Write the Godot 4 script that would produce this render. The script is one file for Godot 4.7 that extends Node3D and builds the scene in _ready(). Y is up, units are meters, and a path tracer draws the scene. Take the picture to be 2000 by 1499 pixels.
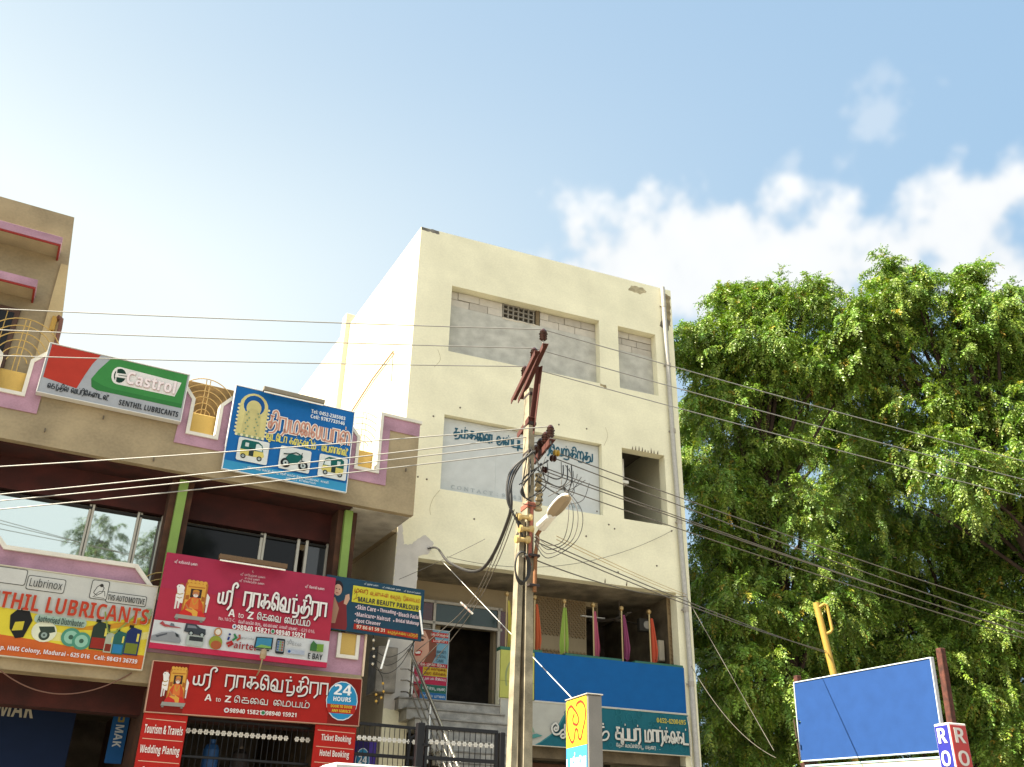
extends Node3D
# A street front seen from the road: a cream three-storey block, a shop house hung with sign boards, a concrete
# power pole with its wires, and neem trees. Metres, y up. Every building has its own frame: x runs along the
# facade to the right, y up, z out towards the street.

const CREAM_TURN := 0.37943      # 21.74 degrees
const SHOP_TURN := 0.47997       # 27.5 degrees
const CREAM_AT := Vector3(-2.06, 0, -16.87)
const SHOP_AT := Vector3(-1.55, 0, -15.9)

var rng := RandomNumberGenerator.new()
var mats := {}
var taken := {}

# ---------------------------------------------------------------- mesh builder
class Mb:
	var v := PackedVector3Array()
	var n := PackedVector3Array()
	var c := PackedColorArray()
	var col := Color(1, 1, 1)
	func tris(a: Vector3, b: Vector3, d: Vector3, na: Vector3, nb: Vector3, nd: Vector3) -> void:
		if (b - a).cross(d - a).dot(na + nb + nd) > 0.0:
			v.append(a); v.append(d); v.append(b)
			n.append(na); n.append(nd); n.append(nb)
		else:
			v.append(a); v.append(b); v.append(d)
			n.append(na); n.append(nb); n.append(nd)
		c.append(col); c.append(col); c.append(col)
	func tri(a: Vector3, b: Vector3, d: Vector3) -> void:
		var nn := (b - a).cross(d - a)
		if nn.length() < 1e-12:
			return
		nn = nn.normalized()
		tris(a, b, d, nn, nn, nn)
	func quad(a: Vector3, b: Vector3, d: Vector3, e: Vector3) -> void:   # counter-clockwise seen from outside
		tri(a, b, d)
		tri(a, d, e)
	func box(x0: float, y0: float, z0: float, x1: float, y1: float, z1: float, k := 0.0) -> void:
		hull(Transform3D(Basis(), Vector3((x0 + x1) / 2, (y0 + y1) / 2, (z0 + z1) / 2)), Vector3(absf(x1 - x0), absf(y1 - y0), absf(z1 - z0)), k)
	func hull(t: Transform3D, s: Vector3, k := 0.0) -> void:   # box with chamfered edges
		var h := s / 2
		k = minf(k, minf(h.x, minf(h.y, h.z)) * 0.6)
		var mid := t.origin
		for ax in 3:
			var a1: int = (ax + 1) % 3
			var a2: int = (ax + 2) % 3
			for sg in [-1.0, 1.0]:
				var p := []
				for q in [[-1, -1], [1, -1], [1, 1], [-1, 1]]:
					var w := Vector3()
					w[ax] = sg * h[ax]
					w[a1] = q[0] * (h[a1] - k)
					w[a2] = q[1] * (h[a2] - k)
					p.append(t * w)
				out_quad(p, mid)
			if k > 0.0:
				for s1 in [-1.0, 1.0]:
					for s2 in [-1.0, 1.0]:
						var p := []
						for q in [[-1, 0], [1, 0], [1, 1], [-1, 1]]:
							var w := Vector3()
							w[ax] = q[0] * (h[ax] - k)
							w[a1] = s1 * (h[a1] - (0.0 if q[1] == 0 else k))
							w[a2] = s2 * (h[a2] - (k if q[1] == 0 else 0.0))
							p.append(t * w)
						out_quad(p, mid)
		if k > 0.0:
			for sx in [-1.0, 1.0]:
				for sy in [-1.0, 1.0]:
					for sz in [-1.0, 1.0]:
						var a := t * Vector3(sx * h.x, sy * (h.y - k), sz * (h.z - k))
						var b := t * Vector3(sx * (h.x - k), sy * h.y, sz * (h.z - k))
						var d := t * Vector3(sx * (h.x - k), sy * (h.y - k), sz * h.z)
						var nn := (b - a).cross(d - a).normalized()
						if nn.dot(a - mid) < 0.0:
							nn = -nn
						tris(a, b, d, nn, nn, nn)
	func out_quad(p: Array, mid: Vector3) -> void:
		var nn: Vector3 = (p[1] - p[0]).cross(p[2] - p[0]).normalized()
		if nn.dot((p[0] + p[2]) / 2 - mid) < 0.0:
			nn = -nn
		tris(p[0], p[1], p[2], nn, nn, nn)
		tris(p[0], p[2], p[3], nn, nn, nn)
	func face(poly: PackedVector2Array, z: float, up := 1.0) -> void:
		var ix := Geometry2D.triangulate_polygon(poly)
		var nn := Vector3(0, 0, up)
		for i in range(0, ix.size(), 3):
			var a := poly[ix[i]]
			var b := poly[ix[i + 1]]
			var d := poly[ix[i + 2]]
			tris(Vector3(a.x, a.y, z), Vector3(b.x, b.y, z), Vector3(d.x, d.y, z), nn, nn, nn)
	func prism(poly: PackedVector2Array, z0: float, z1: float) -> void:
		face(poly, z1, 1.0)
		face(poly, z0, -1.0)
		var cw := Geometry2D.is_polygon_clockwise(poly)
		for i in poly.size():
			var a := poly[i]
			var b := poly[(i + 1) % poly.size()]
			var e := b - a
			var nn := Vector3(e.y, -e.x, 0).normalized() * (-1.0 if cw else 1.0)
			var p := [Vector3(a.x, a.y, z0), Vector3(b.x, b.y, z0), Vector3(b.x, b.y, z1), Vector3(a.x, a.y, z1)]
			tris(p[0], p[1], p[2], nn, nn, nn)
			tris(p[0], p[2], p[3], nn, nn, nn)
	func ribbon(pts: Array, width: float, z0: float, z1: float, shut := false) -> void:   # a mitred strip in the x-y plane, z0 == z1 for flat print
		var m := pts.size()
		if m < 2:
			return
		var l := []
		var r := []
		for i in m:
			var p: Vector2 = pts[i]
			var a: Vector2 = pts[(i - 1 + m) % m] if (i > 0 or shut) else p
			var b: Vector2 = pts[(i + 1) % m] if (i < m - 1 or shut) else p
			var d1 := (p - a).normalized() if a != p else (b - p).normalized()
			var d2 := (b - p).normalized() if b != p else d1
			var t := (d1 + d2)
			t = t.normalized() if t.length() > 0.05 else d1
			var o := Vector2(-t.y, t.x)
			var k := width / 2 / maxf(0.45, absf(o.dot(Vector2(-d1.y, d1.x))))
			l.append(p + o * k)
			r.append(p - o * k)
		var f := Vector3(0, 0, 1)
		for i in (m if shut else m - 1):
			var j := (i + 1) % m
			var a: Vector2 = l[i]
			var b: Vector2 = r[i]
			var d: Vector2 = r[j]
			var e: Vector2 = l[j]
			tris(Vector3(a.x, a.y, z1), Vector3(b.x, b.y, z1), Vector3(d.x, d.y, z1), f, f, f)
			tris(Vector3(a.x, a.y, z1), Vector3(d.x, d.y, z1), Vector3(e.x, e.y, z1), f, f, f)
			if z1 > z0:
				quad(Vector3(b.x, b.y, z0), Vector3(d.x, d.y, z0), Vector3(d.x, d.y, z1), Vector3(b.x, b.y, z1))
				quad(Vector3(e.x, e.y, z0), Vector3(a.x, a.y, z0), Vector3(a.x, a.y, z1), Vector3(e.x, e.y, z1))
				if not shut and i == 0:
					quad(Vector3(a.x, a.y, z0), Vector3(b.x, b.y, z0), Vector3(b.x, b.y, z1), Vector3(a.x, a.y, z1))
				if not shut and i == m - 2:
					quad(Vector3(d.x, d.y, z0), Vector3(e.x, e.y, z0), Vector3(e.x, e.y, z1), Vector3(d.x, d.y, z1))
	func tube(pts: Array, radius, sides := 6) -> void:   # radius: a number or one per point
		var m := pts.size()
		var rings := []
		var nrm := []
		var side := Vector3()
		for i in m:
			var p: Vector3 = pts[i]
			var t: Vector3 = (pts[mini(i + 1, m - 1)] - pts[maxi(i - 1, 0)])
			t = t.normalized()
			if side == Vector3():
				side = t.cross(Vector3.UP if absf(t.y) < 0.9 else Vector3.RIGHT).normalized()
			side = (side - t * side.dot(t)).normalized()
			var o := t.cross(side)
			var rad: float = radius[i] if radius is Array else radius
			var ring := []
			var nn := []
			for s in sides:
				var a := TAU * s / sides
				var d := side * cos(a) + o * sin(a)
				ring.append(p + d * rad)
				nn.append(d)
			rings.append(ring)
			nrm.append(nn)
		for i in m - 1:
			for s in sides:
				var q := (s + 1) % sides
				tris(rings[i][s], rings[i][q], rings[i + 1][q], nrm[i][s], nrm[i][q], nrm[i + 1][q])
				tris(rings[i][s], rings[i + 1][q], rings[i + 1][s], nrm[i][s], nrm[i + 1][q], nrm[i + 1][s])
		for e in [0, m - 1]:
			var nn: Vector3 = (pts[e] - pts[1 if e == 0 else m - 2]).normalized()
			for s in sides:
				tris(pts[e], rings[e][s], rings[e][(s + 1) % sides], nn, nn, nn)
	func lathe(profile: Array, at: Vector3, axis := Vector3.UP, sides := 12) -> void:   # profile: [radius, height] pairs
		var sd := axis.cross(Vector3.RIGHT if absf(axis.x) < 0.9 else Vector3.BACK).normalized()
		var od := axis.cross(sd)
		for i in profile.size() - 1:
			var a: Array = profile[i]
			var b: Array = profile[i + 1]
			var sl := Vector2(b[1] - a[1], a[0] - b[0]).normalized()
			for s in sides:
				var d1 := sd * cos(TAU * s / sides) + od * sin(TAU * s / sides)
				var d2 := sd * cos(TAU * (s + 1) / sides) + od * sin(TAU * (s + 1) / sides)
				var n1 := d1 * sl.x + axis * sl.y
				var n2 := d2 * sl.x + axis * sl.y
				var p1: Vector3 = at + axis * a[1] + d1 * a[0]
				var p2: Vector3 = at + axis * a[1] + d2 * a[0]
				var p3: Vector3 = at + axis * b[1] + d2 * b[0]
				var p4: Vector3 = at + axis * b[1] + d1 * b[0]
				if a[0] > 1e-5:
					tris(p1, p2, p3, n1, n2, n2)
				if b[0] > 1e-5:
					tris(p1, p3, p4, n1, n2, n1)
	func wall(u0: float, u1: float, v0: float, v1: float, holes: Array, zf: float, zb: float) -> void:   # an upright wall with rectangular openings, front zf, back zb
		var us := [u0, u1]
		var vs := [v0, v1]
		for h in holes:
			us.append(clampf(h[0], u0, u1)); us.append(clampf(h[1], u0, u1)); vs.append(clampf(h[2], v0, v1)); vs.append(clampf(h[3], v0, v1))
		us.sort()
		vs.sort()
		for i in us.size() - 1:
			for j in vs.size() - 1:
				var a: float = us[i]
				var b: float = us[i + 1]
				var d: float = vs[j]
				var e: float = vs[j + 1]
				if b - a < 1e-4 or e - d < 1e-4:
					continue
				var inside := false
				for h in holes:
					if (a + b) / 2 > h[0] and (a + b) / 2 < h[1] and (d + e) / 2 > h[2] and (d + e) / 2 < h[3]:
						inside = true
				if inside:
					continue
				quad(Vector3(a, d, zf), Vector3(b, d, zf), Vector3(b, e, zf), Vector3(a, e, zf))
				quad(Vector3(b, d, zb), Vector3(a, d, zb), Vector3(a, e, zb), Vector3(b, e, zb))
		quad(Vector3(u0, v1, zf), Vector3(u1, v1, zf), Vector3(u1, v1, zb), Vector3(u0, v1, zb))
		quad(Vector3(u0, v0, zb), Vector3(u1, v0, zb), Vector3(u1, v0, zf), Vector3(u0, v0, zf))
		quad(Vector3(u1, v0, zf), Vector3(u1, v0, zb), Vector3(u1, v1, zb), Vector3(u1, v1, zf))
		quad(Vector3(u0, v0, zb), Vector3(u0, v0, zf), Vector3(u0, v1, zf), Vector3(u0, v1, zb))
		for h in holes:
			quad(Vector3(h[0], h[2], zf), Vector3(h[0], h[2], zb), Vector3(h[0], h[3], zb), Vector3(h[0], h[3], zf))
			quad(Vector3(h[1], h[2], zb), Vector3(h[1], h[2], zf), Vector3(h[1], h[3], zf), Vector3(h[1], h[3], zb))
			quad(Vector3(h[0], h[2], zb), Vector3(h[0], h[2], zf), Vector3(h[1], h[2], zf), Vector3(h[1], h[2], zb))
			quad(Vector3(h[0], h[3], zf), Vector3(h[0], h[3], zb), Vector3(h[1], h[3], zb), Vector3(h[1], h[3], zf))
	func mesh() -> ArrayMesh:
		var a := []
		a.resize(Mesh.ARRAY_MAX)
		a[Mesh.ARRAY_VERTEX] = v
		a[Mesh.ARRAY_NORMAL] = n
		a[Mesh.ARRAY_COLOR] = c
		var m := ArrayMesh.new()
		m.add_surface_from_arrays(Mesh.PRIMITIVE_TRIANGLES, a)
		return m

# ---------------------------------------------------------------- objects
func numbered(called: String) -> String:
	if not taken.has(called):
		taken[called] = 0
		return called
	taken[called] += 1
	return "%s_%03d" % [called, taken[called]]

func obj(called: String, mb: Mb, m: Material, parent: Node = self) -> MeshInstance3D:
	var o := MeshInstance3D.new()
	o.name = numbered(called) if parent == self else called
	o.mesh = mb.mesh()
	o.material_override = m
	parent.add_child(o, true)
	return o

func piece(called: String, ms: Mesh, m: Material, parent: Node, at := Vector3.ZERO, turn := Vector3.ZERO, size := Vector3.ONE) -> MeshInstance3D:   # a shared mesh
	var o := MeshInstance3D.new()
	o.name = called
	o.mesh = ms
	o.material_override = m
	parent.add_child(o, true)
	o.position = at
	o.rotation = turn
	o.scale = size
	return o

func tag(o: Node, label: String, category: String, group := "", kind := "") -> void:
	if label: o.set_meta("label", label)
	if category: o.set_meta("category", category)
	if group: o.set_meta("group", group)
	if kind: o.set_meta("kind", kind)

func thing(called: String, label: String, category: String, at := Vector3.ZERO, turn := 0.0, group := "") -> Node3D:
	var o := Node3D.new()
	o.name = numbered(called)
	add_child(o)
	o.position = at
	o.rotation.y = turn
	tag(o, label, category, group)
	return o

func on_cream(u: float, v: float, w: float) -> Vector3:
	return CREAM_AT + Basis(Vector3.UP, CREAM_TURN) * Vector3(u, v, w)

func on_shop(u: float, v: float, w: float) -> Vector3:
	return SHOP_AT + Basis(Vector3.UP, SHOP_TURN) * Vector3(u, v, w)

# ---------------------------------------------------------------- materials
func noise_image(sd: int, freq: float, lo: float, hi: float, size := 512, octaves := 4, fine := 0.35) -> ImageTexture:
	var a := FastNoiseLite.new()
	a.seed = sd
	a.frequency = freq
	a.fractal_octaves = octaves
	var b := FastNoiseLite.new()
	b.seed = sd + 7
	b.frequency = 0.12
	b.fractal_octaves = 3
	var ia := a.get_seamless_image(size, size, false, false, 0.1, true)
	var ib := b.get_seamless_image(size, size, false, false, 0.1, true)
	ia.convert(Image.FORMAT_L8)
	ib.convert(Image.FORMAT_L8)
	var da := ia.get_data()
	var db := ib.get_data()
	var o := PackedByteArray()
	o.resize(size * size)
	for i in size * size:
		var t := (da[i] * (1.0 - fine) + db[i] * fine) / 255.0
		o[i] = int(clampf(lerpf(lo, hi, t), 0.0, 1.0) * 255.0)
	return ImageTexture.create_from_image(Image.create_from_data(size, size, false, Image.FORMAT_L8, o))

var tex := {}
func mat(key: String, hex: String, rough := 0.85, metal := 0.0, grain := "", per_metre := 0.4, relief := 0.0) -> StandardMaterial3D:
	if mats.has(key):
		return mats[key]
	var m := StandardMaterial3D.new()
	m.resource_name = key
	m.albedo_color = Color(hex)
	m.roughness = rough
	m.metallic = metal
	if key.begins_with("board_") or key.begins_with("ink_") or key == "tinted_glass":
		m.metallic_specular = 0.3
	if grain:
		m.albedo_texture = tex[grain]
		m.uv1_triplanar = true
		m.uv1_world_triplanar = true
		m.uv1_scale = Vector3.ONE * per_metre
		if relief > 0.0:
			m.heightmap_enabled = true
			m.heightmap_texture = tex[grain]
			m.heightmap_scale = relief
	mats[key] = m
	return m

func ink(rough := 0.6) -> StandardMaterial3D:   # printed colours come with the faces
	var key := "print_%d" % int(rough * 100)
	if not mats.has(key):
		var m := StandardMaterial3D.new()
		m.resource_name = key
		m.vertex_color_use_as_albedo = true
		m.roughness = rough
		m.metallic_specular = 0.3
		m.albedo_texture = tex["dust"]
		m.uv1_triplanar = true
		m.uv1_world_triplanar = true
		m.uv1_scale = Vector3.ONE * 0.7
		mats[key] = m
	return mats[key]

func lin(hex: String) -> Color:
	return Color(hex).srgb_to_linear() * 0.9

# ---------------------------------------------------------------- flat print on boards
class Art:
	var mb := Mb.new()
	var w := 1.0
	var h := 1.0
	var z := 0.002
	func _init(ww: float, hh: float, z0 := 0.002) -> void:
		w = ww
		h = hh
		z = z0
	func ink(hex: String) -> void:
		mb.col = Color(hex).srgb_to_linear() * 0.86      # all inks darkened evenly
		z += 0.0004
	func pt(x: float, y: float) -> Vector2:
		return Vector2((x - 0.5) * w, y * h)
	func poly(hex: String, a: Array) -> void:
		ink(hex)
		var p := PackedVector2Array()
		for i in range(0, a.size(), 2):
			p.append(pt(a[i], a[i + 1]))
		mb.face(p, z)
	func rect(hex: String, x0: float, y0: float, x1: float, y1: float) -> void:
		poly(hex, [x0, y0, x1, y0, x1, y1, x0, y1])
	func round_rect(hex: String, x0: float, y0: float, x1: float, y1: float, r: float) -> void:   # r in metres
		ink(hex)
		var p := PackedVector2Array()
		var a := pt(x0, y0)
		var b := pt(x1, y1)
		for q in [[b.x - r, a.y + r, -PI / 2], [b.x - r, b.y - r, 0.0], [a.x + r, b.y - r, PI / 2], [a.x + r, a.y + r, PI]]:
			for k in 5:
				var t: float = q[2] + PI / 2 * k / 4.0
				p.append(Vector2(q[0] + r * cos(t), q[1] + r * sin(t)))
		mb.face(p, z)
	func ell(hex: String, cx: float, cy: float, rx: float, ry: float, a0 := 0.0, a1 := TAU) -> void:
		ink(hex)
		var p := PackedVector2Array()
		for k in 18:
			var t := a0 + (a1 - a0) * k / (18.0 if a1 - a0 > 6.2 else 17.0)
			p.append(pt(cx + rx * cos(t), cy + ry * sin(t)))
		mb.face(p, z)
	func line(hex: String, a: Array, width: float, shut := false) -> void:
		ink(hex)
		var p := []
		for i in range(0, a.size(), 2):
			p.append(pt(a[i], a[i + 1]))
		mb.ribbon(p, width, z, z, shut)
	func wheel(x: float, y: float, rx: float, dark := "1c2426", hub := "b9c6c4") -> void:
		var ry := rx * w / h
		ell(dark, x, y, rx, ry)
		ell(hub, x, y, rx * 0.55, ry * 0.55)
		ell(dark, x, y, rx * 0.2, ry * 0.2)

# ---------------------------------------------------------------- lettering
func text(parent: Node, s: String, x0: float, y0: float, x1: float, y1: float, hex: String, z := 0.012, bold := true, face := "Droid Sans", called := "lettering", turn := 0.0) -> MeshInstance3D:
	var f := SystemFont.new()
	f.font_names = PackedStringArray([face])
	f.font_weight = 700 if bold else 400
	var t := TextMesh.new()
	t.text = s
	t.font = f
	t.font_size = 40
	t.pixel_size = 0.01
	t.depth = 0.002
	t.curve_step = 2.0
	var b := t.get_aabb()
	var o := MeshInstance3D.new()
	o.name = called
	o.mesh = t
	o.material_override = mat("ink_" + hex, Color(hex).darkened(0.05).to_html(false), 0.6)
	parent.add_child(o, true)
	var sx := (x1 - x0) / maxf(b.size.x, 0.001)
	var sy := (y1 - y0) / maxf(b.size.y, 0.001)
	o.scale = Vector3(sx, sy, 1)
	o.position = Vector3(x0 - b.position.x * sx, y0 - b.position.y * sy, z + 0.001)
	if turn != 0.0:
		var mid := Vector3((x0 + x1) / 2, (y0 + y1) / 2, z + 0.001)
		o.rotation.z = turn
		o.position = mid + Basis(Vector3(0, 0, 1), turn) * (o.position - mid)
	return o

# Tamil letters as pen strokes on a grid whose body is ten units high: C runs smoothly through its points, L is straight.
const PEN := {
	"ப": "8|L0,10 0,0 8,0 8,10", "ட": "9|L0,10 0,0 9,0", "ம": "10|L0,10 0,0 9,0;C9,0 10.4,4 9.4,8.5 7,10 5,8 4.6,4 4.6,0",
	"ய": "11|C0,10 0,4 1,.6 3,0 5,1.5 5,6 5,10;L3,0 11,0 11,10", "ர": "7|L0,0 0,10 7,10 7,0 4,-3.4", "ா": "6.5|L0,0 0,10 6.5,10 6.5,0",
	"ல": "10|C4,2.5 2,4.6 0,2.5 2,.2 4,2.5;C0,2.5 .3,7 3.2,10 6,8 6.3,3 7.6,.3 9.4,.8 10,3 10,10",
	"வ": "10|C4,2.5 2,4.6 0,2.5 2,.2 4,2.5;C0,2.5 .3,7 3,10 5.4,8 5.6,3 5.6,0;L2,0 10,0 10,10",
	"ள": "11.5|C4,2.5 2,4.6 0,2.5 2,.2 4,2.5;C0,2.5 .3,7 3,10 5.2,8 5.5,3 5.5,0;L5.5,0 8,0 8,10;L6,10 11.5,10 11.5,0",
	"ன": "11|C4,2.5 2,4.6 0,2.5 2,.2 4,2.5;C0,2.5 .3,7 3,10 5.4,8 5.6,3 5.6,0;C5.6,6 6.5,9.4 8.6,10 10.6,8 11,4 11,0",
	"ண": "16|C4,2.5 2,4.6 0,2.5 2,.2 4,2.5;C0,2.5 .3,7 3,10 5.4,8 5.6,3 5.6,0;C5.6,6 6.5,9.4 8.2,10 10,8 10.4,4 10.4,0;C10.4,6 11.5,9.4 13.4,10 15.5,8 16,4 16,0",
	"ற": "10.5|C0,0 0,6 2,10 4.6,8 5,3 5,0;C5,6 6.5,10 9,9.4 10.5,6 10,2 7.5,0;C10.2,3 9.6,-2 6,-3.6 .6,-3",
	"த": "9.8|L1,10 6,10;C3.2,10 3.2,5 3,0;C3.1,5.4 .6,4.8 .4,1.8 3,.8 5.6,5 8.6,5.8 9.8,2.4 7.4,-1.8 1.4,-3",
	"க": "9.6|L1,10 7,10;C3.4,10 3.4,5 3.2,0;C3.3,5.6 .6,5 .4,2.4 3,1.8 6,5.4 8.8,5.2 9.6,2.6 7.4,.2",
	"ச": "9.5|L1,10 7.5,10;L3.4,10 3.4,5;L0,5.4 9.5,5.4;C3.4,5.4 .6,4 1.2,.8 4,.2 9.5,.2;L9.5,5.4 9.5,.2",
	"ங": "10.5|L0,10 0,0 5,0 5,10 10,10;C5,5.4 8.4,6.4 10.4,4 9.4,.4 7,.8", "ந": "8.6|L0,10 6,10;L2.4,10 2.4,0 8,0;C8,6 8.6,1.6 6.8,-2.4 2.4,-3",
	"ழ": "10|L0,10 0,0 8.6,0;C8.6,0 10,4.6 9,9 6.4,9.4 5,5.4 5,0;C8.6,0 9.4,-3 5,-4 1.6,-2.6",
	"ஸ": "14|C4,2.5 2,4.6 0,2.5 2,.2 4,2.5;C0,2.5 .3,7 3,9.6 5,7 5.4,1.6 7.2,.2 9,2.4 9,8 10,11.4 12.6,11.6 13,9.4 11.4,8.4;L9,0 14,0",
	"@": "19|C0,7 0,1.4 2,0 4,1.6 4,8;C4,1.6 6,-.2 8.4,1.4 8.6,9;L8.6,9 13.6,9 13.6,-1 10.6,-4.4;C13.6,9 13.8,13.6 16.6,15.6 18.6,13.8 17,12",
	"அ": "11|C5,4.4 3.2,6 1.8,4.4 3.2,2.8 5,4.4 5,8 2.8,10 .2,7 0,3 2.2,-.4 6,.2 8.4,3.6 11,5;L11,10 11,0", "ஆ": "12.5|C5,4.4 3.2,6 1.8,4.4 3.2,2.8 5,4.4 5,8 2.8,10 .2,7 0,3 2.2,-.4 6,.2 8.4,3.6 11,5;C11,10 11,3 11.4,-1.6 9,-3.4 7.4,-1.6 9.4,.2 12.5,-1",
	"எ": "10|C4,2.5 2,4.6 0,2.5 2,.2 4,2.5;C0,2.5 .3,7 3,10 5.4,8 5.6,3 5.6,0;L2,0 10,0 10,10 7,10", "உ": "11|C4,5 2,7 .2,5 2,3 4,5 3.6,9 1,10;L2,0 11,0",
	"ெ": "6|C4,2.5 2,4.6 0,2.5 2,.2 4,2.5;C0,2.5 .2,8 3,10 5.6,8 6,0", "ே": "6.6|C4,2.5 2,4.6 0,2.5 2,.2 4,2.5;C0,2.5 .2,9 2.6,12.6 5.8,11.4 4.6,8.6 2.8,10;C5.8,11.4 6.6,6 6.4,0",
	"ை": "10|C3.4,2.4 1.7,4.4 0,2.4 1.7,.2 3.4,2.4;C7.8,2.4 6.1,4.4 4.4,2.4 6.1,.2 7.8,2.4;C0,2.4 .2,8 2.2,10 4,8 4.4,2.4;C4.4,6 6,10 8.6,9.4 10,6 10,0"}

func pen_word(s: String) -> Array:   # [strokes, width]
	s = s.replace("ஸ்ரீ", "@")
	var out := []
	var x := 0.0
	var i := 0
	while i < s.length():
		var ch := s[i]
		if ch == " ":
			x += 6.0
			i += 1
			continue
		var sign := ""
		if i + 1 < s.length():
			var cp := s.unicode_at(i + 1)
			if cp >= 0x0BBE and cp <= 0x0BCD:
				sign = s[i + 1]
		i += 2 if sign else 1
		if sign in ["ெ", "ே", "ை", "ொ", "ோ"]:
			var pre: String = {"ொ": "ெ", "ோ": "ே"}.get(sign, sign)
			x += put_pen(out, pre, x) + 2.6
		if not PEN.has(ch):
			out.append([Vector2(x, 0), Vector2(x + 0.4, 0.8)])
			x += 3.0
			continue
		var w := put_pen(out, ch, x)
		match sign:
			"்":
				out.append([Vector2(x + w * 0.5 - 0.7, 13), Vector2(x + w * 0.5 + 0.7, 13)])
			"ி":
				out.append(smooth([Vector2(x + w - 0.2, 8), Vector2(x + w, 11.6), Vector2(x + w - 2.2, 14.2), Vector2(x + w - 5.2, 13.4), Vector2(x + w - 5.6, 11.6)]))
			"ீ":
				out.append(smooth([Vector2(x + w, 8), Vector2(x + w + 0.4, 12), Vector2(x + w - 2, 14.6), Vector2(x + w - 4, 12.6), Vector2(x + w - 1.6, 11.6)]))
			"ு", "ூ":
				if ch in ["த", "ர", "ல", "ற", "ந", "ன"]:
					out.append(smooth([Vector2(x + w - 0.4, 2), Vector2(x + w + 0.8, -0.2), Vector2(x + w + 3, 0.2), Vector2(x + w + 3.6, 4), Vector2(x + w + 3.6, 10)]))
					w += 3.8
				elif ch in ["ப", "ய", "ச"]:
					out.append([Vector2(x + w, 1), Vector2(x + w, -4)])
				else:
					out.append(smooth([Vector2(x + w, 0.5), Vector2(x + w + 0.6, -3), Vector2(x + w - 3, -4.4), Vector2(x + 0.6, -3.6)]))
				if sign == "ூ":
					out.append(smooth([Vector2(x + w, -2), Vector2(x + w + 2, -4), Vector2(x + w + 2.6, -1), Vector2(x + w + 1.2, 0)]))
			"ா", "ொ", "ோ":
				w += 2.6
				w += put_pen(out, "ா", x + w)
		x += w + 2.6
	return [out, x - 2.6]

func put_pen(out: Array, key: String, x: float) -> float:
	var parts: PackedStringArray = PEN[key].split("|")
	for st in parts[1].split(";"):
		var p := []
		for q in st.substr(1).split(" "):
			var xy := q.split(",")
			p.append(Vector2(x + float(xy[0]), float(xy[1])))
		out.append(smooth(p) if st[0] == "C" else p)
	return float(parts[0])

func smooth(p: Array) -> Array:
	var o := []
	for i in p.size() - 1:
		var a: Vector2 = p[maxi(i - 1, 0)]
		var b: Vector2 = p[i]
		var c: Vector2 = p[i + 1]
		var d: Vector2 = p[mini(i + 2, p.size() - 1)]
		for k in 4:
			o.append(b.cubic_interpolate(c, a, d, k / 4.0))
	o.append(p[p.size() - 1])
	return o

func tamil(parent: Node, s: String, x0: float, y0: float, x1: float, y1: float, hex: String, z := 0.012, weight := 1.7, rim := "", deep := "") -> void:   # y0 baseline, y1 top of the letter body
	var pw := pen_word(s)
	var sx: float = (x1 - x0) / pw[1]
	var sy := (y1 - y0) / 10.0
	var mb := Mb.new()
	if deep:
		mb.col = lin(deep)
		for st in pw[0]:
			var p := []
			for q in st:
				p.append(Vector2(x0 + q.x * sx + weight * sy * 0.4, y0 + (q.y - 0.45) * sy))
			mb.ribbon(p, weight * 1.25 * sy, z - 0.002, z - 0.002)
	if rim:
		mb.col = lin(rim)
		for st in pw[0]:
			var p := []
			for q in st:
				p.append(Vector2(x0 + q.x * sx, y0 + q.y * sy))
			mb.ribbon(p, weight * 2.0 * sy, z - 0.001, z - 0.001)
	mb.col = lin(hex)
	for st in pw[0]:
		var p := []
		for q in st:
			p.append(Vector2(x0 + q.x * sx, y0 + q.y * sy))
		mb.ribbon(p, weight * sy, z, z)
	obj("lettering", mb, ink(), parent)

# ---------------------------------------------------------------- sky
const EXPOSURE := 3.65
const SUN_AZ := -108.0
const SUN_EL := 52.0

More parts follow.
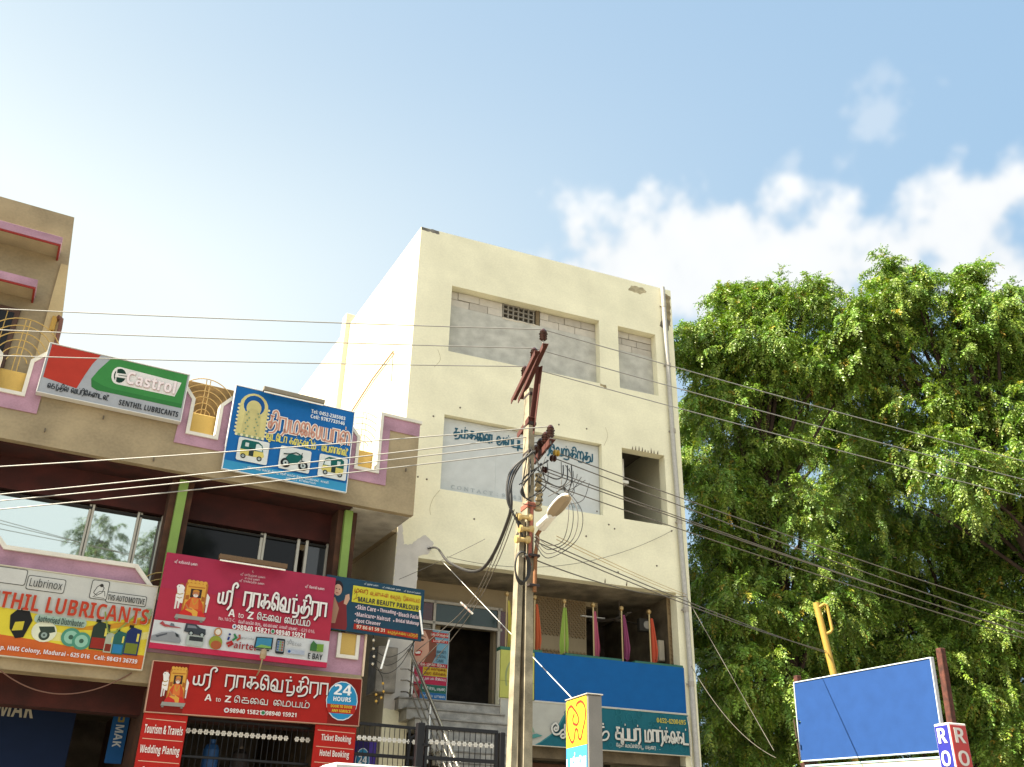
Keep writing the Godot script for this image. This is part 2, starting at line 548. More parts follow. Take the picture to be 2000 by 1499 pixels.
func sky_panorama() -> ImageTexture:
	var w := 2048
	var h := 1024
	var nz := FastNoiseLite.new()
	nz.seed = 52
	nz.frequency = 5.2
	nz.fractal_octaves = 6
	nz.fractal_gain = 0.52
	var big := FastNoiseLite.new()
	big.seed = 5
	big.frequency = 2.0
	big.fractal_octaves = 2
	var sa := deg_to_rad(SUN_AZ)
	var se := deg_to_rad(SUN_EL)
	var data := PackedFloat32Array()
	data.resize(w * h * 3)
	for y in h:
		var el := (0.5 - (y + 0.5) / h) * 180.0
		var elr := deg_to_rad(el)
		var e01 := clampf(el / 60.0, 0.0, 1.0)
		for x in w:
			var i := (y * w + x) * 3
			if el < -4.0:
				data[i] = 0.16; data[i + 1] = 0.15; data[i + 2] = 0.13
				continue
			var az := wrapf((x + 0.5) / w * 360.0, -180.0, 180.0)
			var azr := deg_to_rad(az)
			var ang := rad_to_deg(acos(clampf(sin(se) * sin(elr) + cos(se) * cos(elr) * cos(azr - sa), -1.0, 1.0)))
			# clear air, paler towards the horizon
			var t := pow(1.0 - e01, 1.6)
			var r := lerpf(0.22, 0.60, t)
			var g := lerpf(0.445, 0.82, t)
			var b := lerpf(0.74, 0.98, t)
			# haze bank low on the sun's side, glow round the sun
			var bank := 1.35 * exp(-pow((el - 20.0) / 17.0, 2.0)) / (1.0 + exp((ang - 73.0) / 5.5))
			var glow := 0.74 * exp(-pow(ang / 60.0, 2.0))
			# a bright thin overcast on the street's side, the one the mirrored panes show
			var veil := 0.85 * smoothstep(85.0, 125.0, absf(az)) * (1.0 - smoothstep(55.0, 85.0, el))
			var white := clampf(maxf(bank + glow, veil), 0.0, 1.0)
			r = lerpf(r, 0.95 + 0.55 * veil, white); g = lerpf(g, 1.05 + 0.5 * veil, white); b = lerpf(b, 1.06 + 0.47 * veil, white)
			var halo := 1.6 * exp(-ang / 11.0)
			r += halo; g += halo; b += halo * 0.95
			# fair-weather cumulus bank away from the sun, a few loose wisps above
			if el < 50.0:
				var d := Vector3(sin(azr) * cos(elr), sin(elr), -cos(azr) * cos(elr))
				var f := nz.get_noise_3dv(d) * 1.15 + 0.5 * nz.get_noise_3dv(d * 2.7)
				var drop := 0.11 * clampf(az, 0.0, 60.0)      # the bank lies lower the farther it is from the sun
				var top := 39.4 - drop + 2.2 * big.get_noise_3dv(d * 2.4)
				var band := smoothstep(29.0 - drop, 34.0 - drop, el) * (1.0 - smoothstep(top - 3.0, top + 2.4, el))
				var side := smoothstep(-4.0, 5.0, az) * (1.0 - smoothstep(100.0, 130.0, az))
				var dens := 0.94 * smoothstep(0.0, 0.5, f + 0.95 * band * side - 0.42)
				var wisp := smoothstep(0.34, 0.7, f) * 0.3 * smoothstep(6.0, 20.0, az) * (1.0 - smoothstep(41.0, 45.0, el))
				dens = clampf(maxf(dens * side * smoothstep(0.0, 0.25, band), wisp), 0.0, 1.0)
				var core := 0.99 + 0.10 * clampf(f, -0.5, 0.5)
				r = lerpf(r, core, dens); g = lerpf(g, core + 0.015, dens); b = lerpf(b, core + 0.02, dens)
			data[i] = r / EXPOSURE; data[i + 1] = g / EXPOSURE; data[i + 2] = b / EXPOSURE
	return ImageTexture.create_from_image(Image.create_from_data(w, h, false, Image.FORMAT_RGBF, data.to_byte_array()))

func _ready() -> void:
	rng.seed = 11
	# camera
	var cam := Camera3D.new()
	cam.name = "camera"
	add_child(cam)
	cam.transform = Transform3D(Basis(Vector3(0.999721, 0.020998, 0.010789), Vector3(-0.023608, 0.889209, 0.456891), Vector3(0, -0.457018, 0.889457)), Vector3(0, 1.6, 0))
	cam.fov = 44.1
	cam.near = 0.1
	cam.far = 900.0
	cam.current = true
	# sky, exposure, sun
	var env := Environment.new()
	env.background_mode = Environment.BG_SKY
	var sky := Sky.new()
	var pan := PanoramaSkyMaterial.new()
	pan.panorama = sky_panorama()
	sky.sky_material = pan
	env.sky = sky
	env.tonemap_mode = Environment.TONE_MAPPER_LINEAR
	env.tonemap_exposure = EXPOSURE
	env.sdfgi_enabled = true
	env.ssao_enabled = true
	env.ssil_enabled = true
	var we := WorldEnvironment.new()
	we.name = "world"
	we.environment = env
	add_child(we)
	var sun := DirectionalLight3D.new()
	sun.name = "sun"
	sun.light_energy = 1.6
	sun.light_color = Color(1.0, 0.955, 0.87)
	sun.light_angular_distance = 0.5
	sun.shadow_enabled = true
	add_child(sun)
	var sd := Vector3(sin(deg_to_rad(SUN_AZ)) * cos(deg_to_rad(SUN_EL)), sin(deg_to_rad(SUN_EL)), -cos(deg_to_rad(SUN_AZ)) * cos(deg_to_rad(SUN_EL)))
	sun.look_at_from_position(sd * 50.0, Vector3.ZERO)
	make_textures()
	ground()
	cream_building()
	shop_building()
	shop_signs()
	cream_signs()
	stairs_and_gates()
	power_pole()
	wires()
	right_side()
	trees()

func make_textures() -> void:
	tex["plaster"] = noise_image(3, 0.006, 0.86, 1.02, 512, 5, 0.4)
	tex["stained"] = noise_image(9, 0.008, 0.50, 1.06, 512, 6, 0.25)
	tex["grime"] = noise_image(14, 0.012, 0.35, 1.10, 512, 6, 0.3)
	tex["render"] = noise_image(41, 0.011, 0.78, 1.08, 512, 6, 0.25)
	tex["dust"] = noise_image(63, 0.009, 0.90, 1.03, 512, 6, 0.35)
	tex["wall"] = noise_image(71, 0.007, 0.72, 1.10, 512, 6, 0.3)
	tex["fine"] = noise_image(27, 0.05, 0.78, 1.0, 256, 4, 0.5)

func ground() -> void:
	var mb := Mb.new()
	mb.quad(Vector3(-300, -0.02, 300), Vector3(300, -0.02, 300), Vector3(300, -0.02, -300), Vector3(-300, -0.02, -300))
	tag(obj("ground", mb, mat("dusty_concrete", "b0a797", 0.95, 0.0, "stained", 0.25)), "", "", "", "structure")
	mb = Mb.new()
	var e := Vector3(0.908, 0, -0.419)
	var o := Vector3(0.419, 0, 0.908)
	var mid := Vector3(0.8, 0, -2.5)
	for s in [[-4.0, 4.5, 0.0]]:
		mb.quad(mid - e * 150 + o * s[1], mid + e * 150 + o * s[1], mid + e * 150 + o * s[0], mid - e * 150 + o * s[0])
	tag(obj("road", mb, mat("asphalt", "5b5853", 0.95, 0.0, "stained", 0.5)), "", "", "", "structure")
	mb = Mb.new()
	for s in [-4.15, 4.5]:
		var a: Vector3 = mid - e * 60 + o * s
		mb.hull(Transform3D(Basis(e, Vector3.UP, o), a + e * 60 + o * 0.075 + Vector3(0, 0.04, 0)), Vector3(120, 0.14, 0.15), 0.02)
	tag(obj("kerb", mb, mat("kerb_stone", "a9a49a", 0.9, 0.0, "stained", 0.8)), "", "", "", "structure")

# ---------------------------------------------------------------- the cream block
const SIDE := Vector3(-0.0924, 0, -0.9957)   # its left flank runs back along this line

func ragged(pts: Array, amount: float, sd: int) -> PackedVector2Array:   # an outline with broken edges
	var r := RandomNumberGenerator.new()
	r.seed = sd
	var o := PackedVector2Array()
	for i in pts.size():
		var a: Vector2 = pts[i]
		var b: Vector2 = pts[(i + 1) % pts.size()]
		var k := maxi(1, int(a.distance_to(b) / (amount * 2.2)))
		for q in k:
			var p := a.lerp(b, q / float(k))
			if q > 0:
				var t := (b - a).normalized()
				p += Vector2(-t.y, t.x) * r.randf_range(-amount, amount) * 0.7
			o.append(p)
	return o

func cream_building() -> void:
	var b := thing("cream_building", "tall cream plastered building with bricked up windows behind the power pole", "building", CREAM_AT, CREAM_TURN)
	var cream := mat("cream_paint", "ebe7ca", 0.9, 0.0, "plaster", 0.3, 0.15)
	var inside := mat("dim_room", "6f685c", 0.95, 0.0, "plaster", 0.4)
	var room_brown := mat("dark_room", "6b635a", 0.95, 0.0, "stained", 0.5)  # plain grey-brown for inner walls and the fan
	var cement := mat("cement_render", "b9b8af", 0.95, 0.0, "render", 0.5, 0.4)
	var blockm := mat("aerated_block", "c2bcb0", 0.95, 0.0, "plaster", 1.3, 0.3)
	var blockm2 := mat("aerated_block_grey", "b3ada2", 0.95, 0.0, "plaster", 1.6, 0.3)
	# front wall
	var mb := Mb.new()
	mb.wall(0.0, 6.26, 2.4, 14.07, [[0.78, 4.31, 11.14, 12.75], [4.79, 5.77, 11.14, 12.73], [0.78, 4.30, 8.10, 9.69], [4.78, 5.83, 8.10, 9.70], [0.44, 5.92, 2.4, 6.69]], 0.0, -0.24)
	obj("front_wall", mb, cream, b)
	# flanks, roof and floors
	mb = Mb.new()
	var q := SIDE * 14.0
	var a0 := Vector3(0, 0, -0.003)
	mb.quad(Vector3(q.x, 0, q.z), a0, Vector3(0, 14.065, -0.003), Vector3(q.x, 14.065, q.z))
	mb.quad(a0 + Vector3(0.24, 0, -0.25), Vector3(q.x + 0.24, 0, q.z), Vector3(q.x + 0.24, 14.065, q.z), Vector3(0.24, 14.065, -0.25))
	mb.quad(Vector3(0, 14.065, -0.003), Vector3(0.24, 14.065, -0.25), Vector3(q.x + 0.24, 14.065, q.z), Vector3(q.x, 14.065, q.z))
	obj("left_wall", mb, mat("cream_flank", "e2dac0", 0.9, 0.0, "plaster", 0.3, 0.15), b)
	mb = Mb.new()
	mb.wall(0.24, 13.5, 2.4, 14.06, [], 0.0, -0.24)
	var right := obj("right_wall", mb, cream, b)
	right.position = Vector3(6.257, 0, -0.003)
	right.rotation.y = PI / 2
	mb = Mb.new()
	mb.box(0.3, 13.0, -13.0, 6.0, 13.15, -0.26)
	obj("roof_slab", mb, cement, b)
	mb = Mb.new()
	mb.box(0.3, 10.2, -13.0, 6.0, 10.32, -0.25)
	mb.box(0.3, 7.6, -13.0, 6.0, 7.75, -0.25)
	obj("floor_slab", mb, inside, b)
	mb = Mb.new()
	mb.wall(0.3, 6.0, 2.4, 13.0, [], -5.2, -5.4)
	obj("rear_wall", mb, room_brown, b)
	mb = Mb.new()
	mb.box(0.02, 6.70, -3.4, 6.0, 6.86, -0.25)
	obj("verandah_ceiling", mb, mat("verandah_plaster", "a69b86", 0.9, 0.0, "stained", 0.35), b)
	# pilaster on the left flank
	mb = Mb.new()
	for s in [4.75]:
		var p: Vector3 = SIDE * s
		mb.hull(Transform3D(Basis(Vector3.UP, 0.0925), Vector3(p.x - 0.02, 7.2, p.z - 0.15)), Vector3(0.24, 14.3, 0.34), 0.01)
	obj("pilaster", mb, mat("cream_flank", ""), b)
	# rusty conduit up the flank
	mb = Mb.new()
	mb.tube([SIDE * 1.05 + Vector3(-0.03, 11.45, 0), SIDE * 2.3 + Vector3(-0.03, 11.35, 0), SIDE * 4.2 + Vector3(-0.03, 11.0, 0)], 0.018, 6)
	mb.tube([SIDE * 1.05 + Vector3(-0.03, 11.45, 0), SIDE * 1.0 + Vector3(-0.03, 10.7, 0)], 0.01, 5)
	obj("conduit", mb, mat("rusty_pipe", "9a7c57", 0.8), b)
	# bricked-up window openings
	mb = Mb.new()
	mb.box(0.78, 11.14, -0.3, 4.31, 12.37, -0.19)
	var pl := obj("render_panel", mb, cement, b)
	tag(pl, "grey cement render patched with damp stains", "")
	mb = Mb.new()
	mb.box(4.79, 11.14, -0.3, 5.77, 12.22, -0.19)
	obj("render_panel", mb, cement, b)
	mb = Mb.new()
	mb.box(0.76, 12.3, -0.42, 4.33, 12.78, -0.3)
	mb.box(4.77, 12.2, -0.42, 5.79, 12.76, -0.3)
	obj("mortar", mb, mat("dark_mortar", "6d675e", 0.95), b)
	var shape := Mb.new()
	shape.box(-0.5, -0.5, -0.5, 0.5, 0.5, 0.5, 0.015)
	var bm := shape.mesh()
	for run in [[0.78, 2.03, 12.37, 2], [2.93, 4.31, 12.37, 2], [4.79, 5.77, 12.22, 3]]:
		for row in run[3]:
			var hgt: float = 0.185 if run[3] == 2 else 0.168
			var u: float = run[0]
			var first := true
			while u < run[1] - 0.03:
				var wd := rng.randf_range(0.36, 0.5) * (0.55 if first and row % 2 == 1 else 1.0)
				first = false
				if run[1] - u - wd < 0.14:
					wd = run[1] - u
				var g := 0.012
				var p := piece("block", bm, blockm if rng.randf() < 0.65 else blockm2, b, Vector3(u + wd / 2, run[2] + (row + 0.5) * hgt + rng.randf_range(-0.004, 0.004), -0.27 + rng.randf_range(-0.008, 0.008)), Vector3(0, 0, rng.randf_range(-0.008, 0.008)), Vector3(wd - g, hgt - g, 0.14))
				u += wd
	# concrete ventilator of small square holes
	mb = Mb.new()
	for i in 7:
		mb.box(2.05 + i * 0.122 - 0.017, 12.375, -0.29, 2.05 + i * 0.122 + 0.017, 12.745, -0.2, 0.006)
	for j in 4:
		mb.box(2.035, 12.385 + j * 0.115 - 0.015, -0.285, 2.8, 12.385 + j * 0.115 + 0.015, -0.205, 0.006)
	obj("ventilator", mb, mat("vent_concrete", "8c877d", 0.95, 0.0, "fine", 2.0), b)
	mb = Mb.new()
	mb.box(2.83, 12.37, -0.29, 2.92, 12.748, -0.185, 0.008)
	obj("post", mb, mat("brown_timber", "7a6a50", 0.9, 0.0, "fine", 2.0), b)
	mb = Mb.new()
	mb.prism(ragged([Vector2(2.03, 12.33), Vector2(2.83, 12.34), Vector2(2.83, 12.37), Vector2(2.03, 12.37)], 0.02, 4), -0.2, -0.185)
	obj("mortar_lip", mb, mat("pale_mortar", "bdb5a4", 0.95), b)
	# broken coping and worn places in the paint
	for w in [["coping_patch", "8f8c85", [0.0, 13.99, 0.42, 13.99, 0.4, 14.066, 0.0, 14.066], 2], ["worn_patch", "d8cba6", [5.1, 13.78, 5.42, 13.74, 5.6, 13.86, 5.5, 13.95, 5.18, 13.93], 5], ["worn_patch", "b3a27f", [6.06, 13.1, 6.2, 13.05, 6.24, 13.9, 6.1, 13.95], 6], ["damp_patch", "8f8878", [5.9, 13.0, 6.12, 12.9, 6.2, 13.2, 6.0, 13.32], 8], ["worn_patch", "c8b78f", [4.30, 11.08, 4.46, 11.06, 4.44, 11.13, 4.3, 11.14], 9]]:
		var pts := []
		for i in range(0, w[2].size(), 2):
			pts.append(Vector2(w[2][i], w[2][i + 1]))
		mb = Mb.new()
		mb.prism(ragged(pts, 0.022, w[3]), -0.01, 0.003 if w[0] != "damp_patch" else 0.005)
		obj(w[0], mb, mat(w[0] + w[1], w[1], 0.95, 0.0, "stained", 1.2), b)
	# whitewashed column with a torn edge of old paint
	mb = Mb.new()
	mb.prism(ragged([Vector2(0.004, 4.0), Vector2(0.436, 4.0), Vector2(0.436, 6.72), Vector2(0.62, 6.78), Vector2(0.72, 7.0), Vector2(0.55, 7.14), Vector2(0.4, 7.05), Vector2(0.3, 6.93), Vector2(0.14, 6.9), Vector2(0.1, 7.2), Vector2(0.06, 7.35), Vector2(0.004, 7.3)], 0.018, 12), -0.01, 0.004)
	obj("bare_plaster", mb, mat("bare_plaster", "cbc7c0", 0.95, 0.0, "plaster", 0.8), b)
	# nails, bolt holes and hairline cracks that show on the front
	var bolt := Mb.new()
	bolt.lathe([[0.0, 0.012], [0.017, 0.01], [0.02, 0.0]], Vector3.ZERO, Vector3(0, 0, 1), 7)
	var bolt_mesh := bolt.mesh()
	for p in [[0.32, 8.27], [0.5, 8.25], [3.3, 9.95], [3.95, 9.98], [1.1, 9.9], [4.55, 7.85], [3.9, 7.6], [2.05, 7.2], [4.6, 6.95], [5.5, 7.2], [1.5, 7.6], [5.9, 8.0], [4.42, 7.92], [0.55, 9.6]]:
		piece("bolt", bolt_mesh, mat("bolt_iron", "5c5348", 0.8), b, Vector3(p[0], p[1], 0.0))
	for ck in [[0.55, 11.12, 0.62, 10.9, 0.5, 10.7], [0.78, 8.08, 0.66, 7.9, 0.6, 7.7, 0.62, 7.55], [4.35, 9.66, 4.45, 9.9, 4.4, 10.1]]:
		var pts := []
		for i in range(0, ck.size(), 2):
			pts.append(Vector2(ck[i], ck[i + 1]))
		mb = Mb.new()
		mb.ribbon(smooth(pts), 0.008, 0.0015, 0.0015)
		obj("crack", mb, mat("crack", "a39873", 0.95), b)
	# drip tufts over the open window and along the soffit edge
	for i in 11:
		var x: float = 5.05 + i * 0.075 + rng.randf_range(-0.02, 0.02) if i < 9 else [4.3, 4.78][i - 9]
		var y := 9.7 if i < 9 else 6.7
		mb = Mb.new()
		mb.tube([Vector3(x, y, 0.004), Vector3(x + rng.randf_range(-0.02, 0.02), y + rng.randf_range(0.04, 0.11), 0.012)], [0.014, 0.003], 5)
		obj("dry_tuft", mb, mat("dry_moss", "5a4a38", 0.95), b)
	# open window: white sash box and frame inside
	mb = Mb.new()
	mb.box(4.8, 9.05, -0.9, 5.12, 9.12, -0.35, 0.005)
	for f in [[4.8, 9.2, 4.85, 9.68], [5.05, 9.2, 5.1, 9.68], [4.8, 9.2, 5.1, 9.25]]:
		mb.box(f[0], f[1], -0.6, f[2], f[3], -0.5, 0.005)
	obj("window_sash", mb, mat("white_paint", "d8d6cd", 0.6), b)
	# rain pipe
	mb = Mb.new()
	mb.tube([Vector3(6.0, 14.05, 0.07), Vector3(6.03, 10.0, 0.07), Vector3(6.09, 6.6, 0.07), Vector3(6.13, 2.4, 0.07)], 0.052, 14)
	var pipe := obj("rain_pipe", mb, mat("grey_pvc", "bab8b2", 0.5, 0.0, "fine", 0.8), b)
	for y in [13.55, 11.95, 10.3, 8.2, 6.35, 4.9]:
		mb = Mb.new()
		var x: float = 6.0 + (14.05 - y) * 0.0112
		mb.tube([Vector3(x, y - 0.05, 0.07), Vector3(x, y + 0.05, 0.07)], 0.06, 14)
		mb.box(x - 0.075, y - 0.015, 0.0, x + 0.075, y + 0.015, 0.05, 0.004)
		obj("pipe_clamp", mb, mat("grey_pvc_dark", "9a958c", 0.6), pipe)
	# verandah: floor, back wall with doors, lattice screens
	mb = Mb.new()
	mb.box(0.02, 4.02, -3.4, 6.1, 4.18, -0.02)
	obj("verandah_floor", mb, mat("verandah_plaster", ""), b)
	mb = Mb.new()
	mb.wall(0.3, 4.9, 4.18, 6.7, [[1.42, 2.55, 4.18, 5.88], [4.62, 4.88, 4.18, 6.6]], -1.5, -1.7)
	obj("verandah_wall", mb, mat("verandah_buff", "a8987a", 0.9, 0.0, "plaster", 0.5), b)
	mb = Mb.new()
	mb.box(0.3, 4.18, -3.4, 6.1, 6.7, -3.3)
	obj("room_back", mb, room_brown, b)
	mb = Mb.new()
	mb.box(0.31, 4.18, -3.29, 0.4, 6.69, -1.71)
	obj("room_partition", mb, room_brown, b)
	mb = Mb.new()
	mb.box(4.5, 4.18, -3.29, 4.6, 6.69, -1.71)
	obj("room_partition", mb, room_brown, b)
	mb = Mb.new()
	mb.box(5.98, 4.18, -3.3, 6.05, 6.7, -0.3)
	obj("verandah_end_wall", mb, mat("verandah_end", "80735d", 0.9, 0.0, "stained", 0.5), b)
	var alu := mat("door_aluminium", "a9a294", 0.45, 0.3)
	mb = Mb.new()
	for f in [[0.86, 6.24, 2.66, 6.3], [0.86, 5.83, 2.66, 5.89], [1.2, 4.18, 1.26, 6.3], [2.56, 4.18, 2.62, 6.3], [0.86, 4.18, 0.9, 6.3]]:
		mb.box(f[0], f[1], -1.4, f[2], f[3], -1.32, 0.006)
	obj("door_frame", mb, alu, b)
	for pn in [["maroon_glass", "4a1512", 0.9, 5.89, 1.2, 6.24], ["green_glass", "12312a", 1.26, 5.89, 2.56, 6.24], ["maroon_glass", "4a1512", 2.62, 5.5, 2.95, 6.24]]:
		mb = Mb.new()
		mb.box(pn[2], pn[3], -1.38, pn[4], pn[5], -1.35)
		obj("transom_pane", mb, mat(pn[0], pn[1], 0.15), b)
	mb = Mb.new()
	mb.box(0.9, 4.18, -1.42, 1.2, 5.83, -1.38)
	obj("louvre_panel", mb, mat("grey_panel", "77746b", 0.8), b)
	for i in 7:
		mb = Mb.new()
		mb.hull(Transform3D(Basis(Vector3.RIGHT, 0.5), Vector3(1.05, 5.55 + i * 0.042, -1.37)), Vector3(0.3, 0.03, 0.01))
		obj("louvre", mb, mat("grey_panel_light", "9a958a", 0.8), b)
	# diamond lattice tiles
	for lt in [[2.98, 4.6, 4.9, 5.62, -1.47], [2.98, 4.6, 5.92, 6.68, -1.47], [5.93, 6.08, 4.6, 6.1, -0.3], [5.93, 6.08, 6.3, 6.68, -0.3]]:
		mb = Mb.new()
		var s := 0.085
		var nx := int((lt[1] - lt[0]) / s)
		var ny := int((lt[3] - lt[2]) / s)
		var zz := Vector2((lt[1] - lt[0]) / maxi(nx, 1), (lt[3] - lt[2]) / ny)
		for i in maxi(nx, 1):
			for j in ny:
				var o := Vector2(lt[0] + (i + 0.5) * zz.x, lt[2] + (j + 0.5) * zz.y)
				mb.ribbon([o + Vector2(-zz.x / 2, 0), o + Vector2(0, zz.y / 2), o + Vector2(zz.x / 2, 0), o + Vector2(0, -zz.y / 2)], 0.026, lt[4] - 0.02, lt[4], true)
		tag(obj("lattice_screen", mb, mat("lattice_clay", "a08a68", 0.9, 0.0, "fine", 1.5), b), "", "", "", "stuff")
	mb = Mb.new()
	mb.box(5.9, 4.6, -0.36, 6.1, 6.68, -0.33)
	obj("lattice_backing", mb, mat("lattice_shade", "94805f", 0.95), b)
	mb = Mb.new()
	mb.box(2.96, 4.88, -1.52, 4.62, 6.69, -1.503)
	obj("lattice_backing", mb, mat("lattice_shade", ""), b)
	# parapet of the verandah with its green rail, and the shop below
	mb = Mb.new()
	mb.box(2.1, 4.0, -0.15, 5.98, 5.18, -0.01)
	obj("parapet", mb, cream, b)
	for r in [[2.1, 2.95], [3.42, 4.62], [4.9, 5.98]]:
		mb = Mb.new()
		mb.box(r[0], 5.181, -0.17, r[1], 5.25, 0.02, 0.012)
		obj("parapet_rail", mb, mat("green_paint", "1f5a48", 0.6), b)
	mb = Mb.new()
	mb.box(2.1, 3.4, -0.6, 5.98, 4.0, -0.2)
	obj("shop_beam", mb, mat("verandah_end", ""), b)
	mb = Mb.new()
	mb.wall(0.3, 6.0, 0.0, 4.0, [], -3.2, -3.4)
	obj("shop_back", mb, room_brown, b)
	mb = Mb.new()
	mb.box(2.06, 0.0, -3.2, 2.3, 4.0, -0.2)
	obj("shop_pier", mb, mat("verandah_end", ""), b)
	mb = Mb.new()
	mb.box(5.85, 0.0, -0.6, 6.26, 3.4, -0.003)
	obj("shop_pier", mb, mat("verandah_end", ""), b)
	for i in 2:
		mb = Mb.new()
		mb.box(2.75 + i * 1.55, 3.05, -1.2, 4.1 + i * 1.55, 3.4, -1.0, 0.01)
		obj("shop_shelf", mb, mat("shelf_brown" if i == 0 else "shelf_grey", "5a3a2c" if i == 0 else "4a4a4c", 0.8), b)
	# ceiling fan
	var fan := thing("ceiling_fan", "dark ceiling fan hanging in the verandah above the flags", "fan", on_cream(5.2, 6.3, -1.1), CREAM_TURN)
	mb = Mb.new()
	mb.tube([Vector3(0, 0.42, 0), Vector3(0, 0.05, 0)], 0.014, 8)
	obj("rod", mb, room_brown, fan)
	mb = Mb.new()
	mb.lathe([[0.0, -0.06], [0.08, -0.05], [0.11, 0.0], [0.08, 0.05], [0.0, 0.07]], Vector3.ZERO, Vector3.UP, 14)
	obj("motor", mb, room_brown, fan)
	for k in 3:
		mb = Mb.new()
		mb.hull(Transform3D(Basis(Vector3.UP, TAU * k / 3 + 0.35) * Basis(Vector3.RIGHT, 0.2), Basis(Vector3.UP, TAU * k / 3 + 0.35) * Vector3(0.36, 0, 0)), Vector3(0.55, 0.012, 0.12), 0.004)
		obj("blade", mb, room_brown, fan)
	var tl := thing("tube_light", "white tube light fitting on the verandah back wall", "light", on_cream(4.75, 6.36, -1.42), CREAM_TURN)
	mb = Mb.new()
	mb.box(-0.28, 0, -0.05, 0.28, 0.03, -0.02, 0.004)
	obj("housing", mb, mat("white_enamel", "e6e6e0", 0.4), tl)
	mb = Mb.new()
	mb.tube([Vector3(-0.27, 0.012, 0), Vector3(0.27, 0.012, 0)], 0.014, 8)
	obj("tube", mb, mat("opal_glass", "f4f4f0", 0.3), tl)
	var em := thing("meter_box", "dark electricity meter box on the verandah end wall", "meter", on_cream(5.62, 6.02, -0.75), CREAM_TURN)
	mb = Mb.new()
	mb.box(-0.18, 0, -0.06, 0.18, 0.26, 0.06, 0.01)
	obj("case", mb, mat("black_iron", "26241f", 0.7), em)
	mb = Mb.new()
	mb.lathe([[0.0, 0.012], [0.07, 0.01], [0.085, 0.0]], Vector3(0, 0.13, 0.06), Vector3(0, 0, 1), 16)
	obj("dial", mb, mat("dial_grey", "8d8a82", 0.4), em)
	var sb := thing("switch_box", "small pale switch box low on the verandah end wall", "box", on_cream(5.85, 5.42, -0.6), CREAM_TURN)
	mb = Mb.new()
	mb.box(-0.07, 0, -0.05, 0.07, 0.42, 0.05, 0.01)
	obj("case", mb, mat("box_cream", "a89f8b", 0.7), sb)
	mb = Mb.new()
	mb.box(-0.055, 0.02, 0.051, 0.055, 0.4, 0.06, 0.004)
	obj("door", mb, mat("box_cream_light", "b8af9b", 0.7), sb)

# ---------------------------------------------------------------- the shop house on the left
func arcs(parent: Node, u: float, v: float, w: float, reach: float, count: int, hex: String) -> void:   # fan of bent rods that closes a gap in the parapet
	var mb := Mb.new()
	for k in count:
		var r := reach * (1.0 - k * 0.15)
		var p := []
		for i in 17:
			var a := PI * (0.08 + 0.84 * i / 16.0)
			p.append(Vector3(u + r * cos(a) * 0.92, v + r * sin(a) - k * 0.03, w))
		mb.tube(p, 0.009, 5)
	for x in [-0.03, 0.035]:
		mb.tube([Vector3(u + x, v - 0.32, w), Vector3(u + x, v + reach - 0.02, w)], 0.009, 5)
	obj("arched_grille", mb, mat("grille_" + hex, hex, 0.6), parent)

